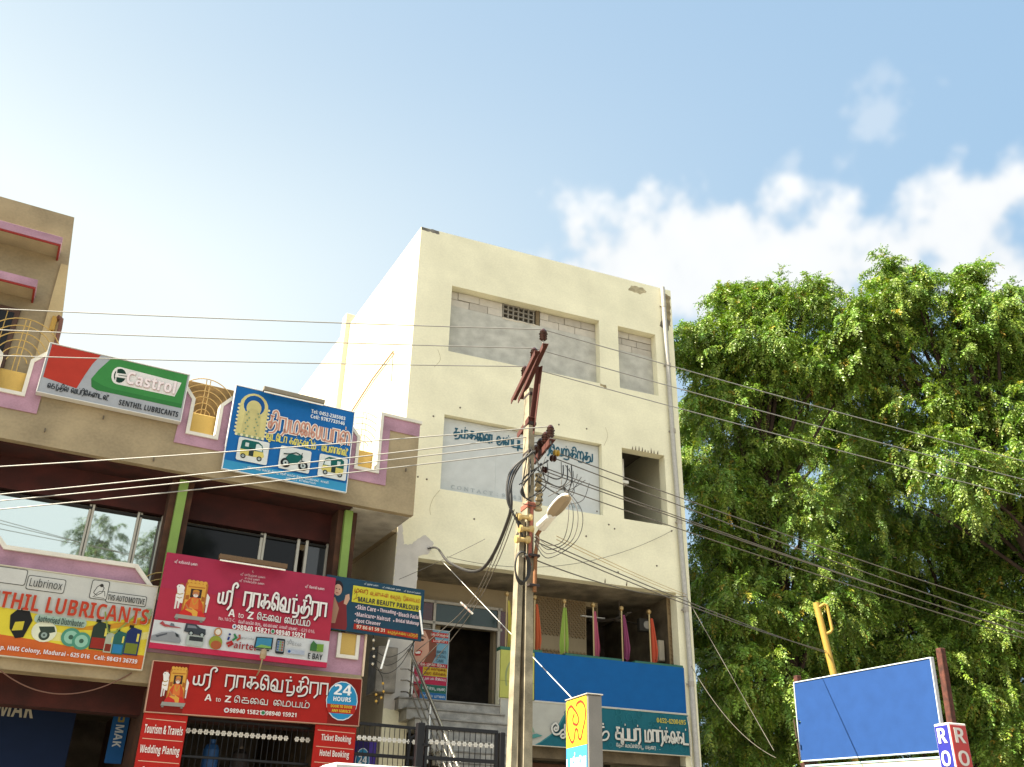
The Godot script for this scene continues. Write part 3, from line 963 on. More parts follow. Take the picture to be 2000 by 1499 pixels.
func shop_building() -> void:
	var b := thing("shop_building", "beige two-storey shop building with mauve parapet panels and many sign boards", "building", SHOP_AT, SHOP_TURN)
	var beige := mat("beige_plaster", "a39375", 0.92, 0.0, "wall", 0.3, 0.3)
	var mauve := mat("mauve_paint", "b18a9c", 0.9, 0.0, "wall", 0.5, 0.1)
	var trim := mat("white_trim", "dcd8cc", 0.85, 0.0, "plaster", 0.8)
	var yellow := mat("yellow_plaster", "c4a55c", 0.9, 0.0, "plaster", 0.7)
	var maroon := mat("maroon_paint", "4e1d16", 0.9, 0.0, "stained", 0.5)
	var room_brown := mat("dark_room", "")
	var mb := Mb.new()
	# roof parapet with its cut-outs
	var line := PackedVector2Array([Vector2(-9.6, 7.09), Vector2(-0.14, 7.09), Vector2(-0.14, 8.84), Vector2(-0.91, 8.84), Vector2(-0.91, 7.77), Vector2(-1.26, 7.77), Vector2(-1.26, 8.31), Vector2(-1.46, 8.52), Vector2(-3.54, 8.52), Vector2(-3.70, 8.33), Vector2(-3.70, 7.78), Vector2(-4.11, 7.78), Vector2(-4.11, 8.33), Vector2(-4.27, 8.52), Vector2(-6.38, 8.60), Vector2(-6.59, 8.38), Vector2(-6.59, 7.84), Vector2(-6.98, 7.84), Vector2(-6.98, 8.38), Vector2(-7.18, 8.60), Vector2(-9.6, 8.60)])
	mb.prism(line, -0.13, 0.0)
	obj("roof_parapet", mb, beige, b)
	for p in [[-4.31, 7.55, -4.27, 8.52, -4.11, 8.33, -4.11, 7.78, -3.70, 7.78, -3.70, 8.33, -3.54, 8.52, -3.5, 8.52, -3.5, 7.55],
			[-1.5, 7.53, -1.5, 8.52, -1.46, 8.52, -1.26, 8.31, -1.26, 7.77, -0.91, 7.77, -0.91, 8.838, -0.142, 8.838, -0.142, 8.59, -0.71, 8.59, -0.71, 7.53],
			[-7.26, 7.56, -7.26, 8.598, -7.18, 8.598, -6.98, 8.38, -6.98, 7.84, -6.59, 7.84, -6.59, 8.38, -6.38, 8.598, -6.32, 8.598, -6.32, 7.56]]:
		var pts := PackedVector2Array()
		for i in range(0, p.size(), 2):
			pts.append(Vector2(p[i], p[i + 1]))
		mb = Mb.new()
		mb.prism(pts, 0.001, 0.022)
		obj("mauve_panel", mb, mauve, b)
	for p in [[-4.33, 8.585, -4.135, 8.345, -4.135, 7.755, -3.675, 7.755, -3.675, 8.345, -3.48, 8.575], [-1.52, 8.58, -1.285, 8.32, -1.285, 7.745, -0.885, 7.745, -0.885, 8.866, -0.115, 8.866], [-6.3, 8.67, -6.565, 8.39, -6.565, 7.815, -7.005, 7.815, -7.005, 8.39, -7.3, 8.66]]:
		var pts := []
		for i in range(0, p.size(), 2):
			pts.append(Vector2(p[i], p[i + 1]))
		mb = Mb.new()
		mb.ribbon(pts, 0.055, -0.15, 0.05)
		obj("white_trim", mb, trim, b)
	for p in [[-4.11, -3.70, 7.79, 8.22], [-1.26, -0.91, 7.78, 8.19], [-6.98, -6.59, 7.85, 8.27]]:
		mb = Mb.new()
		mb.box(p[0], p[2], -0.32, p[1], p[3], -0.2, 0.01)
		obj("planter_panel", mb, yellow, b)
	mb = Mb.new()
	mb.box(-4.3, 7.3, -0.56, -3.44, 8.9, -0.46, 0.008)
	obj("tank_wall", mb, mat("ochre_wall", "b59560", 0.9, 0.0, "stained", 0.9), b)
	arcs(b, -3.9, 8.4, -0.38, 0.56, 6, "c3a468")
	arcs(b, -1.08, 8.46, -0.38, 0.56, 6, "d9cfae")
	arcs(b, -6.8, 8.62, -0.38, 0.66, 6, "bb9c58")
	# slab behind the parapet, its dark soffit, the recessed window wall
	mb = Mb.new()
	mb.box(-9.6, 7.12, -6.5, -0.16, 7.3, -0.135)
	mb.box(-0.159, 7.12, -6.5, 0.0, 7.3, -1.12)
	obj("roof_slab", mb, beige, b)
	mb = Mb.new()
	mb.box(-9.6, 7.075, -0.85, -1.22, 7.115, -0.14)
	obj("soffit", mb, maroon, b)
	mb = Mb.new()
	mb.box(-1.2, 7.075, -3.5, -0.16, 7.115, -0.14)
	obj("passage_soffit", mb, mat("grey_soffit", "b7b2a8", 0.9, 0.0, "wall", 0.5), b)
	mb = Mb.new()
	mb.box(-9.6, 6.58, -0.9, -1.16, 7.074, -0.72)
	obj("window_beam", mb, maroon, b)
	for s in [[-4.06, -3.92], [-1.28, -1.14], [-7.3, -7.16]]:
		mb = Mb.new()
		mb.box(s[0], 4.1, -0.72, s[1], 7.073, -0.28, 0.006)
		obj("pillar", mb, mat("lime_paint", "7f9c4c", 0.8, 0.0, "plaster", 0.7), b)
		mb = Mb.new()
		mb.box(s[1] + 0.002, 4.1, -0.72, s[1] + 0.1, 7.073, -0.36)
		mb.box(s[0] - 0.1, 4.1, -0.72, s[0] - 0.002, 7.073, -0.36)
		obj("pillar_return", mb, mat("brown_paint", "5d3a24", 0.9, 0.0, "stained", 0.6), b)
	mb = Mb.new()
	mb.box(-1.16, 0.0, -6.0, -1.02, 7.074, -0.74)
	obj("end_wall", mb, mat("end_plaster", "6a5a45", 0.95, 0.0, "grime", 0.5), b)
	# glazing: mirrored panes on the left, dark ones on the right
	var alu := mat("window_aluminium", "b3aea0", 0.45, 0.35)
	var mirror := mat("mirror_glass", "c6d0cc", 0.02, 0.92)
	var dusk := mat("tinted_glass", "15171a", 0.05)
	for p in [[-7.1, -5.26, mirror], [-5.18, -4.54, mirror], [-4.46, -4.17, mirror], [-3.8, -2.55, dusk], [-2.46, -1.92, dusk], [-1.72, -1.40, mat("grey_glass", "3b3f42", 0.06)]]:
		mb = Mb.new()
		mb.box(p[0], 4.9, -0.83, p[1], 6.5, -0.815)
		obj("window_pane", mb, p[2], b)
	for p in [[-5.26, -5.225, -0.79], [-5.215, -5.18, -0.77], [-4.54, -4.505, -0.77], [-4.495, -4.46, -0.79], [-4.17, -4.13, -0.77], [-2.55, -2.5, -0.79], [-2.5, -2.46, -0.77], [-1.92, -1.87, -0.77], [-1.77, -1.72, -0.77], [-1.4, -1.36, -0.77], [-3.84, -3.8, -0.77]]:
		mb = Mb.new()
		mb.box(p[0], 4.9, -0.84, p[1], 6.579, p[2], 0.004)
		obj("mullion", mb, alu, b)
	for p in [[-7.1, -4.13], [-3.84, -1.36]]:
		mb = Mb.new()
		mb.box(p[0], 6.5, -0.838, p[1], 6.54, -0.775, 0.004)
		obj("window_head", mb, mat("dark_gasket", "1b1a18", 0.8), b)
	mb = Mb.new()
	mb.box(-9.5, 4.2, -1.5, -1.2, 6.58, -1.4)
	obj("curtain_wall", mb, room_brown, b)
	# balcony front with its mauve gable, slab and beam
	var low := PackedVector2Array([Vector2(-9.6, 4.3), Vector2(-0.83, 4.3), Vector2(-0.83, 4.93), Vector2(-4.0, 4.93), Vector2(-4.22, 5.2), Vector2(-4.49, 5.47), Vector2(-6.24, 5.47), Vector2(-6.36, 5.56), Vector2(-6.6, 5.3), Vector2(-7.4, 5.3), Vector2(-9.6, 5.3)])
	mb = Mb.new()
	mb.prism(low, -0.13, 0.0)
	obj("balcony_parapet", mb, mauve, b)
	mb = Mb.new()
	mb.ribbon([Vector2(-3.98, 4.95), Vector2(-4.215, 5.215), Vector2(-4.48, 5.495), Vector2(-6.25, 5.495), Vector2(-6.5, 5.75)], 0.06, -0.14, 0.045)
	obj("white_trim", mb, trim, b)
	mb = Mb.new()
	mb.ribbon([Vector2(-1.255, 4.91), Vector2(-1.255, 4.555), Vector2(-0.945, 4.555), Vector2(-0.945, 4.91)], 0.055, 0.001, 0.04)
	obj("white_trim", mb, trim, b)
	mb = Mb.new()
	mb.box(-1.227, 4.583, 0.001, -0.973, 4.92, 0.014)
	obj("planter_panel", mb, yellow, b)
	mb = Mb.new()
	mb.box(-0.827, 4.28, -0.13, -0.795, 4.98, 0.03, 0.004)
	obj("end_trim", mb, mat("cream_trim", "d3bfa4", 0.85), b)
	arcs(b, -4.0, 5.05, -0.3, 0.5, 5, "b79a58")
	mb = Mb.new()
	mb.box(-9.6, 3.86, -0.3, -0.82, 4.298, 0.012, 0.008)
	obj("balcony_beam", mb, beige, b)
	mb = Mb.new()
	mb.box(-9.6, 4.0, -1.4, -1.0, 4.15, -0.305)
	obj("balcony_slab", mb, maroon, b)
	mb = Mb.new()
	mb.box(-9.6, 3.5, -0.95, -0.9, 4.0, -0.6)
	obj("lintel", mb, maroon, b)
	# ground-floor shops: side piers, dark back wall, floor
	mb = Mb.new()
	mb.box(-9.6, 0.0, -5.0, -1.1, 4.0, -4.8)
	obj("shop_back", mb, room_brown, b)
	mb = Mb.new()
	mb.box(-9.75, 0.0, -5.0, -9.61, 7.1, 0.0)
	obj("left_wall", mb, beige, b)
	mb = Mb.new()
	mb.box(-3.95, 0.0, -4.8, -3.8, 3.86, -0.35)
	obj("partition", mb, mat("brown_paint", ""), b)
	mb = Mb.new()
	mb.box(-9.6, 3.85, -4.8, -1.1, 3.99, -0.96)
	obj("shop_ceiling", mb, mat("dim_room", ""), b)
	mb = Mb.new()
	mb.box(-9.6, 0.0, -4.8, -0.9, 0.5, 0.3)
	obj("plinth", mb, beige, b)
	# upper storey set back behind the roof
	mb = Mb.new()
	mb.prism(PackedVector2Array([Vector2(-9.6, 7.3), Vector2(-6.30, 7.3), Vector2(-6.33, 9.2), Vector2(-6.36, 9.8), Vector2(-6.60, 11.78), Vector2(-9.6, 11.78)]), -4.5, -1.0)
	obj("upper_wall", mb, beige, b)
	mb = Mb.new()
	mb.prism(PackedVector2Array([Vector2(-6.58, 7.3), Vector2(-6.31, 7.3), Vector2(-6.335, 9.2), Vector2(-6.365, 9.8), Vector2(-6.48, 10.76), Vector2(-6.6, 10.76)]), -0.998, -0.95)
	obj("sunlit_strip", mb, mat("sunlit_beige", "c2ad83", 0.92, 0.0, "plaster", 0.35), b)  # sunlit edge of the wall, put in as a paler raised strip
	for s in [[-6.66, 10.9, -0.5, 0.09], [-6.84, 9.98, -0.5, 0.09]]:
		mb = Mb.new()
		mb.box(-9.6, s[1] - 0.02, -0.998, s[0] - 0.03, s[1], s[2] - 0.02)
		var shade := obj("sunshade", mb, mat("shade_plaster", "b3a388", 0.92, 0.0, "plaster", 0.5), b)
		mb = Mb.new()
		mb.box(-9.6, s[1] - 0.045, s[2] - 0.02, s[0], s[1] + 0.1, s[2] + 0.012, 0.004)
		mb.box(s[0] - 0.03, s[1] - 0.045, -0.998, s[0] + 0.002, s[1] + 0.1, s[2] - 0.021, 0.004)
		obj("sunshade_edge", mb, mauve, shade)
		mb = Mb.new()
		mb.box(-9.6, s[1] - 0.075, s[2] - 0.02, s[0] - 0.004, s[1] - 0.046, s[2] + 0.004)
		mb.box(s[0] - 0.034, s[1] - 0.075, -0.998, s[0] - 0.004, s[1] - 0.046, s[2] - 0.021)
		obj("red_drip_line", mb, mat("oxide_red", "86241f", 0.85), shade)
	mb = Mb.new()
	mb.box(-8.3, 8.6, -0.999, -6.98, 9.72, -0.95, 0.01)
	var win := obj("upper_window", mb, mat("window_brown", "4b3325", 0.7), b)
	mb = Mb.new()
	mb.box(-8.24, 8.66, -0.949, -7.06, 9.62, -0.94)
	obj("window_pane", mb, dusk, win)
	mb = Mb.new()
	for i in 9:
		mb.tube([Vector3(-8.2 + i * 0.13, 8.66, -0.925), Vector3(-8.2 + i * 0.13, 9.62, -0.925)], 0.008, 5)
	obj("window_bar", mb, mat("grille_bb9c58", ""), win)
	mb = Mb.new()
	mb.tube([Vector3(-6.44, 9.66, -0.96), Vector3(-6.40, 9.72, -0.9), Vector3(-6.36, 9.68, -0.88), Vector3(-6.345, 9.5, -0.88), Vector3(-6.33, 8.6, -0.88), Vector3(-6.32, 7.4, -0.88)], 0.035, 10)
	obj("waste_pipe", mb, mat("rust_brown", "7d5344", 0.7, 0.0, "fine", 2.0), b)
	mb = Mb.new()
	mb.box(-6.5, 9.45, -0.95, -6.42, 9.72, -0.9, 0.006)
	obj("junction_box", mb, mat("ochre_box", "b08b3c", 0.7), b)
	# fixings left in the plaster
	mb = Mb.new()
	for p in [[-6.15, 7.33], [-4.55, 7.2], [-5.4, 7.72], [-0.35, 7.9]]:
		mb.box(p[0] - 0.008, p[1] - 0.03, 0.0, p[0] + 0.008, p[1] + 0.03, 0.03, 0.003)
	obj("wall_hook", mb, mat("bolt_iron", ""), b)

# ---------------------------------------------------------------- boards on the shop house
func board(called: String, label: String, at: Vector3, turn: float, w: float, h: float, deep: float, hex: String, rim := "", rim_w := 0.02, rough := 0.6) -> Node3D:   # origin: middle of the lower edge, front face at z = 0
	var s := thing(called, label, "sign", at, turn)
	var mb := Mb.new()
	mb.box(-w / 2, 0, -deep, w / 2, h, 0, 0.004)
	obj("panel", mb, mat("board_" + hex, Color(hex).darkened(0.06).to_html(false), rough, 0.0, "dust", 0.7), s)
	if rim:
		mb = Mb.new()
		mb.box(-w / 2 - rim_w, -rim_w, -deep - 0.004, w / 2 + rim_w, 0.002, 0.012, 0.003)
		mb.box(-w / 2 - rim_w, h - 0.002, -deep - 0.004, w / 2 + rim_w, h + rim_w, 0.012, 0.003)
		mb.box(-w / 2 - rim_w, 0.003, -deep - 0.004, -w / 2 + 0.002, h - 0.003, 0.012, 0.003)
		mb.box(w / 2 - 0.002, 0.003, -deep - 0.004, w / 2 + rim_w, h - 0.003, 0.012, 0.003)
		obj("frame", mb, mat("rim_" + rim, rim, 0.5), s)
	return s

func lamp_bar(label: String, at: Vector3, length: float, hex: String) -> void:   # a tube-light batten held over a board
	var t := thing("batten_light", label, "light", at, SHOP_TURN, "tube light battens over the sign boards")
	var mb := Mb.new()
	mb.box(-length / 2, 0, -0.05, length / 2, 0.075, 0.03, 0.006)
	obj("batten", mb, mat("batten_" + hex, hex, 0.7, 0.0, "fine", 2.0), t)
	mb = Mb.new()
	mb.tube([Vector3(-length / 2 + 0.02, -0.018, 0.0), Vector3(length / 2 - 0.02, -0.018, 0.0)], 0.014, 8)
	obj("tube", mb, mat("opal_glass", "f4f4f0", 0.3), t)
	for x in [-0.3, 0.3]:
		mb = Mb.new()
		mb.tube([Vector3(x * length, 0.03, -0.04), Vector3(x * length, 0.02, -0.26)], 0.008, 5)
		obj("bracket", mb, mat("bolt_iron", ""), t)

func saint(a: Art, x: float, y: float, w: float, h: float) -> void:   # white cow behind a seated robed figure on a gilt throne
	var f := func(list: Array) -> Array:
		var o := []
		for i in range(0, list.size(), 2):
			o.append(x + list[i] * w); o.append(y + list[i + 1] * h)
		return o
	# cow: legs, body, neck, head with a dark muzzle and collar
	for q in [[0.06, 0.3], [0.14, 0.32], [0.86, 0.32], [0.95, 0.3]]:
		a.poly("dcd8d3", f.call([q[0] - 0.025, q[1] - 0.05, q[0] + 0.02, q[1] - 0.05, q[0] + 0.04, q[1] + 0.3, q[0] - 0.03, q[1] + 0.3]))
	a.poly("e9e6e2", f.call([0.03, 0.46, 0.2, 0.4, 0.85, 0.42, 0.98, 0.46, 1.0, 0.62, 0.92, 0.7, 0.5, 0.68, 0.2, 0.68, 0.1, 0.66, 0.02, 0.58]))
	a.poly("e9e6e2", f.call([0.06, 0.6, 0.02, 0.74, 0.0, 0.78, 0.04, 0.83, 0.16, 0.84, 0.24, 0.78, 0.22, 0.62]))
	a.line("a8862f", f.call([0.03, 0.62, 0.12, 0.6, 0.22, 0.63]), 0.012)
	a.line("a8862f", f.call([0.05, 0.53, 0.13, 0.51, 0.2, 0.53]), 0.01)
	a.ell("3a3230", x + 0.07 * w, y + 0.79 * h, 0.014 * w, 0.01 * h)
	a.poly("a84a3a", f.call([0.08, 0.84, 0.1, 0.88, 0.2, 0.87, 0.2, 0.83]))
	# gilt throne with a scalloped top
	a.poly("b3702f", f.call([0.24, 0.12, 0.25, 0.88, 0.3, 0.94, 0.86, 0.95, 0.9, 0.9, 0.9, 0.12]))
	for q in 5:
		a.ell("d9a545", x + (0.34 + 0.115 * q) * w, y + 0.945 * h, 0.06 * w, 0.04 * h)
	a.poly("d9a545", f.call([0.29, 0.18, 0.29, 0.84, 0.33, 0.9, 0.82, 0.91, 0.85, 0.86, 0.85, 0.18]))
	a.poly("b5762f", f.call([0.33, 0.8, 0.33, 0.83, 0.82, 0.84, 0.82, 0.81]))
	a.poly("a8632a", f.call([0.3, 0.5, 0.3, 0.6, 0.4, 0.62, 0.4, 0.5]))
	a.poly("a8632a", f.call([0.76, 0.5, 0.76, 0.62, 0.85, 0.6, 0.85, 0.5]))
	a.poly("3a2a26", f.call([0.42, 0.56, 0.42, 0.77, 0.74, 0.78, 0.74, 0.57]))
	# robed figure
	a.poly("c9502a", f.call([0.27, 0.14, 0.33, 0.42, 0.45, 0.55, 0.52, 0.58, 0.64, 0.58, 0.72, 0.55, 0.83, 0.42, 0.88, 0.14]))
	a.poly("d97a3a", f.call([0.45, 0.3, 0.47, 0.54, 0.55, 0.57, 0.68, 0.55, 0.72, 0.3]))
	a.poly("c9322a", f.call([0.18, 0.12, 0.22, 0.2, 0.34, 0.28, 0.58, 0.2, 0.8, 0.28, 0.92, 0.2, 0.96, 0.12]))
	a.poly("dca545", f.call([0.34, 0.26, 0.5, 0.33, 0.72, 0.24, 0.72, 0.12, 0.6, 0.12, 0.55, 0.2]))
	a.line("b9794e", f.call([0.34, 0.38, 0.42, 0.3, 0.55, 0.28]), 0.02)
	a.line("c9a03a", f.call([0.5, 0.54, 0.54, 0.44, 0.58, 0.4, 0.63, 0.45, 0.67, 0.54]), 0.01)
	a.ell("b9794e", x + 0.58 * w, y + 0.66 * h, 0.1 * w, 0.075 * h)
	a.ell("e4ddd2", x + 0.58 * w, y + 0.615 * h, 0.07 * w, 0.04 * h)
	a.ell("a85a40", x + 0.58 * w, y + 0.635 * h, 0.03 * w, 0.008 * h)
	a.poly("c98a3a", f.call([0.48, 0.7, 0.5, 0.745, 0.58, 0.76, 0.66, 0.745, 0.68, 0.7, 0.58, 0.715]))
	a.poly("9a9a92", f.call([0.08, 0.04, 0.12, 0.13, 0.98, 0.13, 0.94, 0.04]))
	a.poly("7d7d76", f.call([0.12, 0.0, 0.12, 0.05, 0.2, 0.05, 0.2, 0.0]))
	a.poly("7d7d76", f.call([0.82, 0.0, 0.82, 0.05, 0.9, 0.05, 0.9, 0.0]))

func rickshaw(a: Art, x: float, y: float, w: float, h: float, flip: bool) -> void:
	var f := func(list: Array) -> Array:
		var o := []
		for i in range(0, list.size(), 2):
			o.append(x + ((1.0 - list[i]) if flip else list[i]) * w); o.append(y + list[i + 1] * h)
		return o
	a.poly("16605a", f.call([0.04, 0.5, 0.06, 0.92, 0.16, 1.0, 0.7, 1.0, 0.86, 0.86, 0.92, 0.52]))
	a.poly("d8cb72", f.call([0.04, 0.5, 0.92, 0.52, 0.98, 0.3, 0.9, 0.22, 0.06, 0.2]))
	a.poly("dfe8e4", f.call([0.6, 0.55, 0.62, 0.88, 0.7, 0.9, 0.83, 0.82, 0.88, 0.55]))
	a.poly("cfdcd8", f.call([0.2, 0.66, 0.2, 0.86, 0.34, 0.86, 0.34, 0.66]))
	a.poly("2a3a36", f.call([0.38, 0.22, 0.38, 0.62, 0.56, 0.62, 0.56, 0.22]))
	for q in [0.18, 0.8]:
		a.wheel(x + ((1.0 - q) if flip else q) * w, y + 0.16 * h, 0.1 * w)

func shop_signs() -> void:
	var mb := Mb.new()
	# oil company light box
	var w := 2.1
	var h := 0.83
	var s := board("lubricant_sign", "green red and silver light box sign on the roof parapet, leftmost of the upper boards", on_shop(-5.34, 7.87, 0.14), SHOP_TURN, w, h, 0.12, "a9adb4", "c9c9c6", 0.014)
	var a := Art.new(w, h)
	a.poly("b93a2c", [0.012, 0.99, 0.012, 0.30, 0.245, 0.215, 0.275, 0.5, 0.31, 0.78, 0.35, 0.99])
	a.poly("3f8a45", [0.43, 0.99, 0.36, 0.68, 0.325, 0.47, 0.34, 0.31, 0.38, 0.265, 0.5, 0.27, 0.99, 0.27, 0.99, 0.99])
	a.poly("347a3d", [0.325, 0.47, 0.34, 0.31, 0.38, 0.265, 0.5, 0.27, 0.99, 0.27, 0.99, 0.36, 0.5, 0.36, 0.42, 0.38, 0.38, 0.42])
	var pill := [0.50, 0.84, 0.955, 0.80, 0.925, 0.48, 0.50, 0.475]
	for k in 9:
		var t := -PI / 2 - PI * k / 8.0
		pill.append(0.50 + 0.046 * cos(t)); pill.append(0.658 + 0.182 * sin(t))
	a.poly("e9e6e2", pill)
	a.ell("17362c", 0.513, 0.66, 0.043, 0.15)
	a.poly("e9e6e2", [0.48, 0.7, 0.56, 0.72, 0.56, 0.63, 0.48, 0.615])
	a.line("17362c", [0.50, 0.665, 0.565, 0.68], 0.012)
	a.poly("e9e6e2", [0.478, 0.79, 0.488, 0.52, 0.495, 0.52, 0.485, 0.79])
	obj("print", a.mb, ink(), s)
	text(s, "Castrol", 0.135, 0.43, 0.885, 0.655, "c9a3a6", 0.018)
	text(s, "Castrol", 0.130, 0.436, 0.880, 0.661, "ecdfe0", 0.022)
	tamil(s, "செந்தில் லுப்ரிகேண்ட்ஸ்", -0.93, 0.09, -0.06, 0.165, "23262b", 0.012, 1.5)
	text(s, "SENTHIL LUBRICANTS", 0.10, 0.055, 1.0, 0.145, "1f2226")
	# auto consulting board
	w = 2.07
	h = 1.49
	s = board("finance_sign", "blue board with yellow Tamil lettering and three vehicle pictures on the roof parapet", on_shop(-2.485, 7.215, 0.16), SHOP_TURN, w, h, 0.04, "1167ae", "d9dcdc", 0.012)
	a = Art.new(w, h)
	a.rect("3a97c4", 0.0, 0.0, 1.0, 0.105)
	var gold := "d9cf8d"
	a.ell(gold, 0.165, 0.78, 0.115, 0.17)
	a.rect(gold, 0.05, 0.43, 0.28, 0.78)
	a.ell("17569a", 0.165, 0.80, 0.085, 0.125)
	a.ell("d3c98a", 0.165, 0.77, 0.06, 0.095)
	a.poly("c9c084", [0.09, 0.43, 0.1, 0.7, 0.14, 0.76, 0.19, 0.76, 0.23, 0.7, 0.24, 0.43])
	for k in 11:
		a.ell("e9e3b4" if k % 2 == 0 else "8fa57c", 0.06 + 0.021 * k, 0.425, 0.012, 0.016)
	for k in 8:
		a.ell("e9e3b4", 0.045, 0.46 + 0.045 * k, 0.01, 0.013)
		a.ell("e9e3b4", 0.285, 0.46 + 0.045 * k, 0.01, 0.013)
		a.ell("7f9a78", 0.115 + 0.012 * (k % 3), 0.47 + 0.034 * k, 0.006, 0.01)
		a.ell("7f9a78", 0.215 - 0.012 * (k % 3), 0.47 + 0.034 * k, 0.006, 0.01)
	for p in [[0.085, 0.33], [0.42, 0.675], [0.745, 0.985]]:
		a.round_rect("dfe3e0", p[0], 0.125, p[1], 0.395, 0.03)
	rickshaw(a, 0.10, 0.145, 0.205, 0.23, false)
	rickshaw(a, 0.765, 0.145, 0.20, 0.23, true)
	a.wheel(0.475, 0.2, 0.04); a.wheel(0.618, 0.2, 0.04)
	a.poly("16605a", [0.47, 0.26, 0.5, 0.32, 0.56, 0.31, 0.6, 0.33, 0.61, 0.3, 0.57, 0.22, 0.51, 0.2])
	a.line("16302e", [0.6, 0.35, 0.595, 0.3, 0.618, 0.2], 0.012)
	a.line("16302e", [0.45, 0.3, 0.5, 0.31, 0.55, 0.34, 0.585, 0.325], 0.018)
	obj("print", a.mb, ink(), s)
	text(s, "Tel: 0452-2385003", 0.27, 1.295, 0.88, 1.365, "e8eef2")
	text(s, "Cell: 9787733146", 0.27, 1.20, 0.88, 1.27, "e8eef2")
	tamil(s, "திருமலையான்", -0.42, 0.84, 0.99, 1.08, "c9917e", 0.016, 1.15, "f0e9df")
	tamil(s, "ஆட்டோ கன்சல்டிங் & பைனான்ஸ்", -0.42, 0.645, 0.99, 0.755, "e0d670", 0.014, 1.5)
	tamil(s, "18-2-3, முதலாவது மெயின் ரோடு, தேனி மெயின் ரோடு, எச்.எம்.எஸ். காலனி,", -0.72, 0.085, 0.72, 0.115, "e3edf2", 0.012, 1.5)
	tamil(s, "மதுரை, காளவாசல்", 0.0, 0.03, 0.5, 0.06, "e3edf2", 0.012, 1.5)
	lamp_bar("weathered white tube light batten above the blue roof board", on_shop(-2.57, 8.66, 0.3), 1.06, "8f8674")
	# long board on the balcony front
	w = 3.2
	h = 1.19
	s = board("distributor_sign", "white yellow and orange oil dealer board with red lettering on the balcony front", on_shop(-5.74, 4.025, 0.1), SHOP_TURN, w, h, 0.06, "c6c7c2", "b9b39f", 0.014)
	a = Art.new(w, h)
	a.poly("d9c93f", [0.0, 0.16, 0.0, 0.55, 0.2, 0.56, 0.45, 0.52, 0.62, 0.48, 0.8, 0.5, 1.0, 0.64, 1.0, 0.12])
	a.poly("c98f2e", [0.66, 0.36, 0.8, 0.4, 1.0, 0.55, 1.0, 0.64, 0.9, 0.53, 0.78, 0.46])
	a.poly("ddd688", [0.55, 0.35, 0.7, 0.3, 0.85, 0.33, 1.0, 0.45, 1.0, 0.36, 0.8, 0.24, 0.6, 0.22])
	a.rect("c9642a", 0.0, 0.0, 1.0, 0.165)
	a.poly("c9642a", [0.0, 0.16, 0.0, 0.25, 0.3, 0.24, 0.6, 0.2, 0.75, 0.16])
	# product name plates
	for p in [[0.30, 0.8, 0.455, 0.99], [0.46, 0.765, 0.615, 0.935], [0.79, 0.735, 0.965, 0.865], [0.72, 0.755, 0.795, 0.985]]:
		a.round_rect("4b4d4a", p[0], p[1], p[2], p[3], 0.03)
		a.round_rect("cccdc8", p[0] + 0.003, p[1] + 0.008, p[2] - 0.003, p[3] - 0.008, 0.026)
	a.line("33342f", [0.735, 0.83, 0.745, 0.9, 0.76, 0.94, 0.775, 0.9, 0.77, 0.84, 0.75, 0.8, 0.735, 0.83], 0.01)
	a.line("33342f", [0.74, 0.79, 0.758, 0.85, 0.78, 0.86, 0.785, 0.8], 0.008)
	a.line("33342f", [0.735, 0.78, 0.785, 0.775], 0.008)
	a.ell("33342f", 0.763, 0.925, 0.008, 0.02)
	a.round_rect("a9c2b2", 0.525, 0.40, 0.735, 0.50, 0.05)
	# parts, discs and oil cans
	a.poly("1f2420", [0.47, 0.2, 0.44, 0.3, 0.43, 0.45, 0.46, 0.55, 0.5, 0.52, 0.52, 0.42, 0.5, 0.22])
	a.poly("c9b93a", [0.45, 0.28, 0.455, 0.38, 0.49, 0.4, 0.49, 0.3])
	a.ell("dcdfc6", 0.575, 0.31, 0.05, 0.12)
	a.poly("39433a", [0.55, 0.36, 0.61, 0.38, 0.62, 0.32, 0.6, 0.3, 0.56, 0.31])
	a.wheel(0.578, 0.27, 0.022, "39433a", "8fa09a")
	for p in [[0.685, 0.28, 0.04], [0.73, 0.25, 0.038]]:
		a.ell("4f8f78", p[0], p[1], p[2], p[2] * w / h)
		a.ell("8fc0a9", p[0], p[1], p[2] * 0.7, p[2] * 0.7 * w / h)
		a.ell("3f5f50", p[0], p[1], p[2] * 0.25, p[2] * 0.25 * w / h)
	for p in [[0.765, 0.17, 0.07, 0.33, "2b3a30", "8f2a22"], [0.825, 0.15, 0.035, 0.24, "a8b09c", "7d2f22"], [0.858, 0.14, 0.05, 0.28, "2e5f58", "2a78a6"], [0.908, 0.15, 0.062, 0.33, "24305e", "6f7a2c"]]:
		a.poly(p[4], [p[0], p[1], p[0], p[1] + p[3] * 0.8, p[0] + p[2] * 0.3, p[1] + p[3], p[0] + p[2], p[1] + p[3] * 0.92, p[0] + p[2], p[1]])
		a.rect(p[5], p[0] + 0.004, p[1] + 0.015, p[0] + p[2] - 0.006, p[1] + p[3] * 0.42)
		a.rect("dccf5e", p[0] + p[2] * 0.74, p[1] + p[3] * 0.5, p[0] + p[2] * 0.88, p[1] + p[3] * 0.78)
		a.rect("1a1f1c", p[0] + p[2] * 0.1, p[1] + p[3] * 0.96, p[0] + p[2] * 0.4, p[1] + p[3] * 1.06)
	a.poly("8fa37f", [0.955, 0.56, 0.97, 0.72, 0.995, 0.72, 0.995, 0.6])
	a.line("8b9a4e", [0.8, 0.62, 0.815, 0.5, 0.83, 0.38, 0.86, 0.4, 0.9, 0.52, 0.94, 0.66], 0.02)
	obj("print", a.mb, ink(), s)
	text(s, "Lubrinox", -0.09, 0.955, 0.33, 1.075, "2c2d2a", 0.03, false)
	text(s, "TVS AUTOMOTIVE", 0.95, 0.905, 1.46, 0.985, "3b3c38", 0.03)
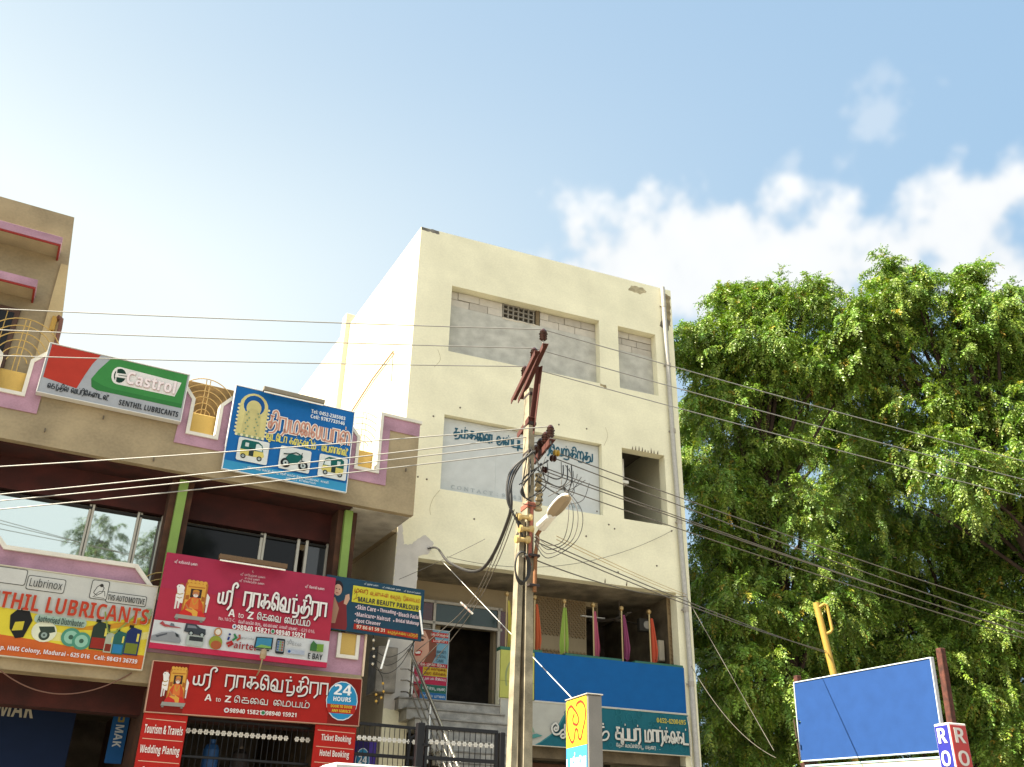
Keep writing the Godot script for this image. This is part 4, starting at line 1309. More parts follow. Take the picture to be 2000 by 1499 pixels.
	text(s, "SENTHIL LUBRICANTS", -0.81, 0.615, 1.56, 0.835, "b5b09c", 0.028)
	text(s, "SENTHIL LUBRICANTS", -0.82, 0.62, 1.55, 0.84, "b03a22", 0.032)
	text(s, "Authorised Distributor:", 0.12, 0.485, 0.72, 0.575, "33423c", 0.03)
	text(s, "Theni Main Road, Opp. HMS Colony, Madurai - 625 016   Cell: 98431 36739", -0.95, 0.05, 1.52, 0.13, "d6d7dd", 0.028)
	# magenta service-centre board
	w = 2.64
	h = 1.41
	s = board("service_sign", "magenta board with white Tamil lettering over a white strip of pictures on the balcony", on_shop(-2.79, 4.32, 0.2), SHOP_TURN, w, h, 0.05, "a42c4a", "", 0.0)
	a = Art.new(w, h)
	a.poly("ad2f46", [0.0, 0.3, 0.0, 0.62, 1.0, 0.62, 1.0, 0.3])
	a.rect("cdd0d3", 0.0, 0.055, 1.0, 0.285)
	a.rect("c02a50", 0.0, 0.0, 1.0, 0.055)
	a.rect("ad2f46", 0.0, 0.285, 1.0, 0.3)
	saint(a, 0.085, 0.31, 0.19, 0.44)
	# plane, train, jeep, bus, emblems, television, phone, house
	a.poly("a6494a", [0.03, 0.25, 0.045, 0.28, 0.06, 0.25, 0.14, 0.235, 0.15, 0.228, 0.06, 0.225])
	a.poly("6a6e78", [0.085, 0.235, 0.09, 0.27, 0.105, 0.265, 0.115, 0.235])
	a.poly("8d9096", [0.0, 0.075, 0.0, 0.12, 0.05, 0.165, 0.11, 0.185, 0.145, 0.16, 0.16, 0.1, 0.155, 0.075])
	a.poly("50545c", [0.02, 0.125, 0.08, 0.165, 0.08, 0.15, 0.03, 0.11])
	a.poly("32363c", [0.12, 0.178, 0.14, 0.16, 0.145, 0.13, 0.128, 0.14])
	a.poly("3c4048", [0.165, 0.2, 0.17, 0.285, 0.225, 0.285, 0.25, 0.255, 0.28, 0.245, 0.285, 0.19, 0.24, 0.18])
	a.poly("777d86", [0.18, 0.24, 0.18, 0.27, 0.22, 0.27, 0.235, 0.245])
	a.wheel(0.205, 0.19, 0.014); a.wheel(0.265, 0.185, 0.014)
	a.round_rect("a9b3ae", 0.185, 0.065, 0.28, 0.17, 0.02)
	a.rect("33393a", 0.2, 0.115, 0.275, 0.16)
	a.ell("b5804f", 0.35, 0.235, 0.022, 0.045); a.ell("dcd6c8", 0.35, 0.235, 0.015, 0.03)
	a.ell("8f9a3a", 0.345, 0.125, 0.037, 0.07); a.ell("a85a36", 0.35, 0.1, 0.03, 0.045)
	a.line("b04a30", [0.47, 0.235, 0.475, 0.2, 0.46, 0.17], 0.03)
	a.line("2f7a48", [0.44, 0.235, 0.455, 0.2, 0.435, 0.165], 0.03)
	a.line("2c3a7a", [0.41, 0.165, 0.415, 0.2], 0.03)
	a.ell("2c3a7a", 0.416, 0.225, 0.007, 0.012)
	a.line("a52a2c", [0.405, 0.125, 0.43, 0.15, 0.438, 0.13, 0.415, 0.1], 0.035)
	a.poly("2a2f33", [0.56, 0.115, 0.565, 0.235, 0.665, 0.245, 0.665, 0.12])
	a.poly("3f86a8", [0.568, 0.125, 0.572, 0.225, 0.657, 0.235, 0.657, 0.13])
	a.poly("7fae5a", [0.568, 0.125, 0.6, 0.16, 0.657, 0.15, 0.657, 0.13])
	a.line("2a2f33", [0.575, 0.1, 0.65, 0.105], 0.02)
	a.round_rect("23272c", 0.685, 0.085, 0.735, 0.245, 0.02)
	a.rect("8f979f", 0.69, 0.11, 0.73, 0.225)
	for k in 12:
		a.rect(["3f6aa0", "7a9a4a", "a05a3a"][k % 3], 0.692 + 0.0125 * (k % 3), 0.118 + 0.027 * int(k / 3.0), 0.701 + 0.0125 * (k % 3), 0.136 + 0.027 * int(k / 3.0))
	a.line("8a8c90", [0.75, 0.19, 0.765, 0.25, 0.78, 0.195, 0.745, 0.225, 0.785, 0.23], 0.008, true)
	a.rect("a9b2c2", 0.75, 0.1, 0.855, 0.145)
	a.ell("2a5a9a", 0.765, 0.122, 0.008, 0.015)
	a.poly("3f6f3f", [0.885, 0.155, 0.885, 0.22, 0.9, 0.265, 0.925, 0.23, 0.925, 0.155])
	a.ell("d7d9de", 0.434, 0.31, 0.0125, 0.026); a.ell("3a5a8f", 0.434, 0.31, 0.006, 0.013)
	a.ell("d7d9de", 0.655, 0.31, 0.0125, 0.026); a.ell("2f7a4a", 0.655, 0.31, 0.009, 0.019)
	a.poly("6f9a3a", [0.925, 0.155, 0.925, 0.235, 0.965, 0.24, 0.965, 0.155])
	obj("print", a.mb, ink(), s)
	tamil(s, "ஸ்ரீ ராகவேந்திரா", -0.47, 0.76, 1.20, 0.97, "e6e4e2", 0.03, 1.45, "", "4f1a26")
	text(s, "A", -0.29, 0.58, -0.19, 0.69, "e2e0df", 0.02)
	text(s, "to", -0.14, 0.58, -0.06, 0.65, "e2e0df", 0.02, false)
	text(s, "Z", 0.0, 0.58, 0.09, 0.69, "e2e0df", 0.02)
	tamil(s, "சேவை மையம்", 0.15, 0.59, 0.97, 0.675, "e2e0df", 0.02, 1.4, "", "4f1a26")
	text(s, "No.18/2-C,", -0.42, 0.50, -0.17, 0.555, "dcc0c6", 0.02, false)
	tamil(s, "தேனி மெயின் ரோடு, எச்.எம்.எஸ். காலனி, மதுரை", -0.12, 0.50, 0.78, 0.535, "dcc0c6", 0.02, 1.5)
	text(s, "- 625 016.", 0.82, 0.49, 1.07, 0.54, "dcc0c6", 0.02, false)
	text(s, "98940 15821", -0.13, 0.40, 0.36, 0.475, "e4e2e0", 0.02)
	text(s, "98940 15921", 0.46, 0.40, 0.92, 0.475, "e4e2e0", 0.02)
	text(s, "airtel", -0.14, 0.125, 0.19, 0.225, "8f2a2c", 0.025)
	text(s, "Digital India", -0.08, 0.27, 0.14, 0.305, "77777a", 0.025, false)
	text(s, "STAR", 0.74, 0.265, 0.88, 0.31, "85868a", 0.025, false)
	text(s, "E BAY", 1.0, 0.10, 1.23, 0.185, "26282b", 0.025)
	tamil(s, "ஸ்ரீ பெரியசாமி துணை", -1.19, 1.265, -0.86, 1.295, "e0ccd2", 0.02, 1.5)
	tamil(s, "உ", -0.03, 1.29, 0.0, 1.32, "d8b8c0", 0.02, 1.5)
	tamil(s, "ஸ்ரீ மாரியம்மன் துணை", -0.2, 1.225, 0.18, 1.25, "d8b8c0", 0.02, 1.5)
	tamil(s, "ஓம் சக்தி துணை", -0.13, 1.175, 0.1, 1.2, "d8b8c0", 0.02, 1.5)
	tamil(s, "ஸ்ரீ ராகவேந்திரா துணை", -0.2, 1.125, 0.18, 1.15, "d8b8c0", 0.02, 1.5)
	tamil(s, "ஸ்ரீ சிவகாமி துணை", 0.83, 1.18, 1.14, 1.21, "e0ccd2", 0.02, 1.5)
	lamp_bar("brown tube light batten above the magenta board", on_shop(-2.85, 5.705, 0.36), 1.05, "6f5538")
	# flood bulb on a goose-neck before the magenta board
	var fl := thing("flood_bulb", "small brass flood bulb on a bent stem before the magenta board", "lamp", on_shop(-2.52, 4.1, 0.2), SHOP_TURN)
	mb = Mb.new()
	mb.tube([Vector3(0, 0, 0), Vector3(0.0, 0.05, 0.12), Vector3(0.005, 0.16, 0.16), Vector3(0.01, 0.24, 0.15)], 0.012, 8)
	obj("stem", mb, mat("dull_brass", "8f8262", 0.5, 0.3), fl)
	mb = Mb.new()
	mb.lathe([[0.0, -0.02], [0.04, 0.0], [0.052, 0.06], [0.04, 0.13], [0.0, 0.15]], Vector3(0.01, 0.22, 0.15), Vector3(0.05, 1, 0.1).normalized(), 12)
	obj("bulb", mb, mat("tan_glass", "9a8568", 0.25), fl)
	# red fascia board and its two uprights
	w = 3.14
	h = 0.69
	s = board("fascia_sign", "long red shop fascia board with white Tamil lettering and a blue round badge", on_shop(-2.42, 3.495, 0.14), SHOP_TURN, w, h, 0.08, "a81f18", "b58f78", 0.01)
	s.rotation.z = 0.018
	a = Art.new(w, h)
	a.rect("a81f18", 0.0, 0.0, 1.0, 1.0)
	a.rect("7d1a17", 0.0, 0.0, 0.16, 1.0)
	a.rect("7d1a17", 0.84, 0.0, 1.0, 1.0)
	saint(a, 0.05, 0.1, 0.12, 0.84)
	var bx := 0.905
	a.ell("dfe4e8", bx, 0.5, 0.081, 0.42)
	a.ell("2a8ec0", bx, 0.5, 0.077, 0.4)
	a.poly("b02a20", [bx - 0.0755, 0.42, bx + 0.0755, 0.42, bx + 0.072, 0.3, bx + 0.064, 0.23, bx - 0.064, 0.23, bx - 0.072, 0.3])
	a.ell("d8dadf", 0.355, 0.13, 0.012, 0.05); a.ell("b02a20", 0.355, 0.13, 0.006, 0.025)
	a.ell("d8dadf", 0.525, 0.13, 0.012, 0.05); a.ell("2f7a4a", 0.525, 0.13, 0.009, 0.038)
	obj("print", a.mb, ink(), s)
	tamil(s, "ஸ்ரீ ராகவேந்திரா", -0.98, 0.41, 1.02, 0.575, "dedad6", 0.03, 1.45, "", "3d0f0e")
	text(s, "A", -0.79, 0.20, -0.69, 0.29, "dedad6", 0.02)
	text(s, "to", -0.63, 0.20, -0.56, 0.255, "dedad6", 0.02, false)
	text(s, "Z", -0.5, 0.20, -0.41, 0.29, "dedad6", 0.02)
	tamil(s, "சேவை மையம்", -0.36, 0.205, 0.76, 0.28, "dedad6", 0.02, 1.4, "", "3d0f0e")
	text(s, "98940 15821", -0.41, 0.06, 0.05, 0.12, "e0dcd8", 0.02)
	text(s, "98940 15921", 0.12, 0.06, 0.58, 0.12, "e0dcd8", 0.02)
	text(s, "24", 1.13, 0.43, 1.41, 0.585, "e6eaec", 0.024)
	text(s, "HOURS", 1.13, 0.335, 1.41, 0.4, "e6eaec", 0.024)
	text(s, "DOOR TO DOOR", 1.10, 0.24, 1.44, 0.28, "e0c23c", 0.024)
	text(s, "ANY SERVICE", 1.12, 0.175, 1.42, 0.215, "e0c23c", 0.024)
	for k in 2:
		var x0: float = [-3.99, -1.51][k]
		w = [0.60, 0.65][k]
		s = board("services_board", ["upright red board listing travel and wedding services, left of the shop gate", "upright red board listing ticket and hotel booking, right of the shop gate"][k], on_shop(x0 + w / 2, 2.0, 0.1), SHOP_TURN, w, 1.46 + 0.04 * k, 0.03, "b3211a", "", 0.0)
		for y in [[1.38, 1.12, 0.83, 0.35, 0.08], [1.42, 1.19, 0.97, 0.75, 0.5]][k]:
			a = Art.new(w, 1.46)
			a.line("dcb59a", [0.06, y / 1.46, 0.97, y / 1.46 - 0.004], 0.01)
			obj("rule_line", a.mb, ink(), s)
		for t in [[["Tourism & Travels", -0.26, 1.19, 0.26, 1.31], ["Wedding Planing", -0.27, 0.9, 0.26, 1.04], ["Government", -0.2, 0.64, 0.18, 0.76], ["Scheme", -0.14, 0.43, 0.14, 0.55], ["Recharge", -0.2, 0.17, 0.2, 0.29]], [["Ticket Booking", -0.22, 1.25, 0.25, 1.37], ["Hotel Booking", -0.22, 1.03, 0.24, 1.15], ["South Style", -0.2, 0.81, 0.2, 0.92], ["North Style", -0.26, 0.6, 0.22, 0.71]]][k]:
			text(s, t[0], t[1], t[2], t[3], t[4], "e3dbd6", 0.012)
	# beauty parlour board
	w = 1.72
	h = 0.86
	s = board("parlour_sign", "teal beauty parlour board with a yellow name strip beside the whitewashed column", on_shop(-0.74, 4.93, 0.1), SHOP_TURN, w, h, 0.03, "1f4358", "", 0.0)
	s.rotation.z = -0.006
	a = Art.new(w, h)
	a.poly("7d2a30", [0.0, 0.02, 0.0, 0.5, 0.06, 0.62, 0.14, 0.5, 0.21, 0.6, 0.245, 0.1, 0.24, 0.02])
	a.poly("a8826a", [0.03, 0.1, 0.03, 0.5, 0.1, 0.6, 0.15, 0.4, 0.13, 0.12])
	a.ell("2b2226", 0.115, 0.78, 0.055, 0.14)
	a.ell("c9a18a", 0.12, 0.74, 0.04, 0.11)
	a.poly("c9a18a", [0.19, 0.5, 0.2, 0.66, 0.235, 0.7, 0.245, 0.6, 0.22, 0.48])
	a.line("8f2430", [0.105, 0.685, 0.13, 0.68], 0.012)
	a.ell("2b2226", 0.105, 0.76, 0.007, 0.01); a.ell("2b2226", 0.135, 0.755, 0.007, 0.01)
	for k in 7:
		a.ell("b89a4e", 0.05 + 0.012 * (k % 4), 0.18 + 0.06 * k, 0.008, 0.014)
	a.rect("cfc83f", 0.265, 0.555, 0.965, 0.87)
	a.poly("a8301f", [0.31, 0.06, 0.31, 0.16, 0.96, 0.13, 0.96, 0.03])
	for y in [0.47, 0.34, 0.21]:
		a.ell("d8c4cc", 0.315, y, 0.007, 0.014)
	for p in [[0.535, 0.47], [0.73, 0.46], [0.51, 0.335], [0.7, 0.31]]:
		a.ell("d8c4cc", p[0], p[1], 0.007, 0.014)
	a.line("9a7a2a", [0.28, 0.7, 0.3, 0.76, 0.31, 0.7, 0.3, 0.64], 0.01)
	a.line("9a7a2a", [0.28, 0.6, 0.33, 0.66], 0.014)
	obj("print", a.mb, ink(), s)
	tamil(s, "மலர்", -0.37, 0.645, -0.15, 0.70, "9a2a1c", 0.014, 1.7)
	tamil(s, "பெண்கள் அழகு நிலையம்", -0.1, 0.63, 0.78, 0.685, "b0502a", 0.014, 1.2)
	text(s, "MALAR BEAUTY PARLOUR", -0.3, 0.495, 0.77, 0.575, "23263a", 0.014)
	for t in [["Skin Care", -0.3, 0.37, 0.02, 0.445], ["Threading", 0.09, 0.36, 0.37, 0.44], ["Bleach Facial", 0.42, 0.355, 0.79, 0.425], ["Manicure", -0.3, 0.255, 0.0, 0.325], ["Haircut", 0.05, 0.25, 0.28, 0.32], ["Bridal Makeup", 0.38, 0.235, 0.79, 0.315], ["Spot Cleaner", -0.3, 0.14, 0.12, 0.22]]:
		text(s, t[0], t[1], t[2], t[3], t[4], "d8c4cc", 0.014)
	text(s, "97 86 61 59 31", -0.28, 0.065, 0.2, 0.12, "dccbb8", 0.014)
	tamil(s, "அழகுக்கலை பயிற்சி", 0.26, 0.06, 0.78, 0.095, "d8b84a", 0.014, 1.6)
	tamil(s, "ஸ்ரீ முருகன் துணை", -0.22, 0.79, 0.02, 0.81, "cfd8dc", 0.014, 1.4)
	tamil(s, "ஸ்ரீ காளியம்மன் துணை", 0.1, 0.78, 0.42, 0.8, "cfd8dc", 0.014, 1.4)
	tamil(s, "ஸ்ரீ விநாயகர் துணை", 0.48, 0.775, 0.78, 0.795, "cfd8dc", 0.014, 1.4)
	# boards inside the dim lubricant shop
	s = board("oil_board", "dark blue oil board deep inside the left shop", on_shop(-5.9, 2.2, -2.0), SHOP_TURN, 2.4, 1.75, 0.04, "16284a", "", 0.0, 0.7)
	text(s, "MAK", 0.1, 1.3, 0.6, 1.55, "b9b5a6", 0.012)
	s = board("oil_strip", "narrow upright blue oil strip board beside the shop partition", on_shop(-4.09, 2.9, -1.5), SHOP_TURN, 0.24, 0.84, 0.04, "1c5590", "", 0.0, 0.7)
	text(s, "MAK", -0.16, 0.33, 0.16, 0.45, "b9c2c6", 0.012, true, "Droid Sans", "lettering", -PI / 2)
	a = Art.new(0.24, 0.84)
	a.round_rect("9a8a4a", 0.3, 0.7, 0.7, 0.84, 0.02)
	a.round_rect("1c5590", 0.42, 0.735, 0.58, 0.8, 0.01)
	obj("print", a.mb, ink(), s)
	# purple board behind the gate
	s = board("hours_board", "small violet board with a blue round badge behind the black gate", on_shop(-0.58, 2.7, -0.3), SHOP_TURN, 0.44, 0.66, 0.03, "2b1f5a", "", 0.0)
	a = Art.new(0.44, 0.66)
	a.rect("4a3a8f", 0.72, 0.0, 0.98, 1.0)
	a.ell("cfd6dc", 0.5, 0.55, 0.27, 0.3); a.ell("2a7fa8", 0.5, 0.55, 0.25, 0.28)
	obj("print", a.mb, ink(), s)
	text(s, "24", -0.07, 0.33, 0.07, 0.45, "d8dde0", 0.014)
	text(s, "HOURS", -0.1, 0.14, 0.1, 0.19, "4fb0b8", 0.014)

# ---------------------------------------------------------------- boards and flags on the cream block
func cream_signs() -> void:
	var mb := Mb.new()
	var w := 3.5
	var h := 1.57
	var s := board("welcome_board", "faded white welcome board with blue Tamil lettering set in the cream wall", on_cream(2.54, 8.108, -0.13), CREAM_TURN, w, h, 0.05, "ccd1cf", "", 0.0, 0.6)
	tamil(s, "தங்களை அன்புடன் வரவேற்கிறது", -1.5, 1.20, 1.6, 1.375, "2f5d72", 0.008, 1.9)
	text(s, "C O N T A C T  :  9 4 4 3 1", -1.5, 0.085, 0.1, 0.16, "a3adb0", 0.006, false, "Droid Serif")
	text(s, "0 5 8 8 9", 0.78, 0.10, 1.3, 0.175, "8fa0a6", 0.006, false, "Droid Serif")
	mb = Mb.new()
	mb.lathe([[0.0, 0.012], [0.014, 0.01], [0.016, 0.0]], Vector3(1.68, 0.11, 0.0), Vector3(0, 0, 1), 8)
	obj("screw", mb, mat("bolt_iron", ""), s)
	for x in [-0.58, 0.58]:
		mb = Mb.new()
		mb.box(x - 0.003, 0.0, 0.0, x + 0.003, h, 0.0025)
		obj("panel_joint", mb, mat("joint_grey", "b3b9b8", 0.8), s)
	# plain blue panel and the pale green one beside it
	s = board("blank_sign", "plain blue panel along the verandah parapet below the flags", on_cream(4.385, 4.345, 0.035), CREAM_TURN, 3.19, 0.86, 0.04, "0b5a9c", "", 0.0, 0.7)
	mb = Mb.new()
	mb.box(-1.6, -0.016, -0.04, 1.6, -0.002, 0.02, 0.003)
	obj("lower_rail", mb, mat("rail_white", "c9c9c4", 0.6), s)
	s = board("side_sign", "pale yellow green panel on the verandah parapet behind the leaning strut", on_cream(2.445, 4.345, 0.035), CREAM_TURN, 0.67, 0.84, 0.04, "b3b45e", "", 0.0, 0.7)
	var a := Art.new(0.67, 0.84)
	var arc := []
	for k in 12:
		var t := PI * (0.25 + 0.9 * k / 11.0)
		arc.append(0.42 + 0.26 * cos(t)); arc.append(0.42 + 0.38 * sin(t))
	a.line("8f9a68", arc, 0.035)
	a.line("6f7a4a", [0.0, 0.35, 1.0, 0.34], 0.006)
	obj("print", a.mb, ink(), s)
	# supermarket fascia
	w = 3.86
	h = 0.73
	s = board("supermarket_sign", "teal supermarket fascia with silver Tamil lettering under the blue panel", on_cream(4.05, 3.58, 0.07), CREAM_TURN, w, h, 0.06, "15606f", "b9b3a4", 0.012)
	a = Art.new(w, h)
	a.poly("b0b0a8", [0.0, 0.0, 0.0, 1.0, 0.43, 1.0, 0.38, 0.95, 0.34, 0.86, 0.315, 0.72, 0.29, 0.5, 0.255, 0.28, 0.2, 0.08, 0.17, 0.0])
	a.poly("3f7f88", [0.43, 1.0, 0.38, 0.95, 0.34, 0.86, 0.315, 0.72, 0.29, 0.5, 0.255, 0.28, 0.2, 0.08, 0.17, 0.0, 0.18, 0.0, 0.21, 0.08, 0.265, 0.28, 0.3, 0.5, 0.325, 0.72, 0.35, 0.86, 0.39, 0.95, 0.44, 1.0])
	var r := RandomNumberGenerator.new()
	r.seed = 4
	for k in 46:
		var cx := r.randf_range(0.33, 0.98)
		var cy := r.randf_range(0.08, 0.95)
		if cy > 0.9 - (cx - 0.3) * 0.1 and cx < 0.42:
			continue
		var ring := []
		var rr := r.randf_range(0.008, 0.017)
		for q in 12:
			ring.append(clampf(cx + rr * cos(TAU * q / 12.0), 0.005, 0.995)); ring.append(clampf(cy + rr * sin(TAU * q / 12.0) * w / h, 0.01, 0.99))
		a.line("226f7c", ring, 0.014, true)
	a.poly("7f9a84", [0.1, 0.3, 0.12, 0.42, 0.16, 0.4, 0.17, 0.28])
	a.poly("4f8f8a", [0.12, 0.18, 0.18, 0.26, 0.21, 0.22, 0.16, 0.14])
	obj("print", a.mb, ink(), s)
	tamil(s, "ஆனந்த்", -0.94, 0.21, 0.2, 0.39, "c9c9c2", 0.03, 1.8, "", "24323a")
	tamil(s, "சூப்பர் மார்க்கெட்", 0.34, 0.20, 1.9, 0.40, "c9c9c2", 0.03, 1.8, "", "24323a")
	text(s, "0452-4200495", 1.23, 0.55, 1.86, 0.635, "c3b34a", 0.02, true, "Droid Serif")
	tamil(s, "தேனி மெயின்ரோடு, மதுரை - 16.", 0.36, 0.07, 1.28, 0.12, "b9bdb8", 0.02, 1.8)
	mb = Mb.new()
	mb.tube([Vector3(1.9, 0.7, 0.02), Vector3(1.94, 0.3, 0.05), Vector3(1.93, -0.1, 0.02), Vector3(2.0, -0.35, 0.03)], 0.006, 5)
	obj("lead_wire", mb, mat("white_paint", ""), s)
	# flags on poles behind the parapet
	var hues := [["b3a84a", "pale yellow"], ["b0552e", "orange"], ["7a9438", "lime green"], ["a04a62", "pink"], ["7d355a", "purple"], ["ad4426", "red orange"]]
	var where := [2.32, 2.9, 3.53, 4.16, 4.79, 5.42]
	var place := ["leftmost, behind the strut pole", "just right of the power pole", "third from the left", "before the dark doorway", "second from the rain pipe", "nearest the rain pipe"]
	for k in 6:
		var f := thing("flag", "drooping %s flag on a ball-topped pole, %s" % [hues[k][1], place[k]], "flag", on_cream(where[k], 5.0, -0.26), CREAM_TURN, "small flags along the verandah")
		mb = Mb.new()
		mb.tube([Vector3(0, 0, 0), Vector3(0.0, 1.26, 0)], 0.017, 8)
		obj("pole", mb, mat("brass_pole", "a8966c", 0.5, 0.2), f)
		mb = Mb.new()
		mb.lathe([[0.0, -0.052], [0.03, -0.043], [0.048, -0.015], [0.05, 0.01], [0.04, 0.034], [0.02, 0.05], [0.0, 0.053]], Vector3(0, 1.3, 0), Vector3.UP, 14)
		obj("ball", mb, mat("brass_ball", "9c8458", 0.35, 0.6), f)
		# the cloth hangs in folds, gathered at its upper corner
		mb = Mb.new()
		var n := 15
		var rows := 12
		var lean := 0.0 if k == 2 else 1.0
		var grid := []
		for j in rows + 1:
			var t := j / float(rows)
			var line := []
			var half := (0.03 + 0.10 * pow(t, 0.8)) * (1.0 - 0.35 * smoothstep(0.75, 1.0, t)) * (0.85 if k == 2 else 0.55) * (0.85 + 0.3 * fmod(k * 0.37, 1.0))
			for i in n + 1:
				var q := i / float(n)
				var ph := q * 13.0 + k * 1.7 + t * 1.2
				var x: float = (q * 2 - 1) * half + lean * (half + 0.012) + sin(ph) * 0.008
				var y: float = 1.17 - t * 0.82 - (0.10 * (0.5 + 0.5 * sin(q * 6.0 + k))) * t
				line.append(Vector3(x, y, 0.03 + 0.035 * sin(ph) * (0.3 + 0.7 * t)))
			grid.append(line)
		for j in rows:
			for i in n:
				mb.quad(grid[j + 1][i], grid[j + 1][i + 1], grid[j][i + 1], grid[j][i])
		var cl := mat("flag_" + hues[k][0], hues[k][0], 0.75)
		cl.backlight_enabled = true
		cl.backlight = Color(hues[k][0]) * 0.35
		obj("cloth", mb, cl, f)
	# dental poster by the door
	w = 0.66
	h = 1.24
	s = board("dental_poster", "tall dental care poster with a smiling face beside the dark doorway", on_cream(0.93, 4.27, -0.45), CREAM_TURN, w, h, 0.02, "6f9ab0", "b9c2c6", 0.008)
	a = Art.new(w, h)
	a.poly("7a4a3c", [0.0, 0.52, 0.0, 1.0, 0.5, 1.0, 0.66, 0.8, 0.64, 0.62, 0.55, 0.52])
	a.poly("c99c86", [0.0, 0.52, 0.0, 0.98, 0.3, 0.97, 0.42, 0.85, 0.44, 0.68, 0.3, 0.52])
	a.poly("a82a2c", [0.06, 0.6, 0.02, 0.64, 0.15, 0.69, 0.25, 0.68, 0.2, 0.61])
	a.poly("e4ded6", [0.07, 0.63, 0.04, 0.65, 0.15, 0.675, 0.21, 0.665, 0.18, 0.635])
	a.ell("3a2622", 0.22, 0.84, 0.06, 0.018)
	a.line("3a2622", [0.1, 0.89, 0.2, 0.9, 0.32, 0.88], 0.012)
	a.poly("b3261f", [0.5, 0.9, 0.5, 0.97, 0.98, 0.97, 0.98, 0.9])
	a.poly("b3261f", [0.5, 0.82, 0.5, 0.86, 0.98, 0.86, 0.98, 0.82])
	a.rect("a8232a", 0.0, 0.465, 1.0, 0.52)
	a.rect("c9a832", 0.3, 0.335, 1.0, 0.46)
	a.rect("a82a48", 0.0, 0.335, 0.29, 0.46)
	a.rect("b02a4a", 0.0, 0.215, 1.0, 0.33)
	a.rect("2f6a5a", 0.26, 0.105, 1.0, 0.21)
	a.rect("2a6fa8", 0.26, 0.0, 1.0, 0.1)
	a.poly("7d2a2e", [0.0, 0.0, 0.0, 0.21, 0.25, 0.21, 0.25, 0.0])
	a.ell("d0b8b0", 0.12, 0.27, 0.09, 0.035); a.ell("a85a50", 0.12, 0.15, 0.09, 0.04); a.ell("c9a59a", 0.12, 0.05, 0.08, 0.03)
	obj("print", a.mb, ink(), s)
	for t in [["ANAND'S", 0.1, 0.83, 0.29, 0.88], ["DENTAL", 0.09, 0.75, 0.29, 0.8], ["CARE", 0.11, 0.67, 0.25, 0.72]]:
		text(s, t[0], t[1], t[2], t[3], t[4], "2a3640", 0.014, false)
	for t in [["பல் மருத்துவ", -0.02, 1.14, 0.31, "e0d0c8"], ["மனை", 0.03, 1.03, 0.28, "e0d0c8"], ["சிரித்த முகமே சிறப்பு", -0.26, 0.595, 0.28, "e0cfc4"], ["பல் சொத்தை", -0.1, 0.52, 0.3, "7d3a1c"], ["வேர் சிகிச்சை", -0.1, 0.44, 0.3, "7d3a1c"], ["பல் கட்டுதல் பல் சீரமைப்பு", -0.28, 0.35, 0.3, "e0c8d0"], ["தேனி ரோடு மதுரை", -0.12, 0.18, 0.3, "d0d8d4"], ["காலை மாலை", -0.12, 0.05, 0.3, "d0d8e0"]]:
		tamil(s, t[0], t[1], t[2], t[3], t[2] + 0.035, t[4], 0.014, 1.8)

# ---------------------------------------------------------------- stairs, handrail, gates
func flower(mb: Mb, at: Vector3, r: float) -> void:
	for k in 6:
		var a := TAU * k / 6.0
		var d := Vector3(cos(a), sin(a), 0)
		mb.lathe([[0.0, 0.014], [r * 0.30, 0.010], [r * 0.34, 0.0]], at + d * r * 0.62, Vector3(0, 0, 1), 7)
	mb.lathe([[0.0, 0.020], [r * 0.26, 0.014], [r * 0.3, 0.0]], at, Vector3(0, 0, 1), 7)

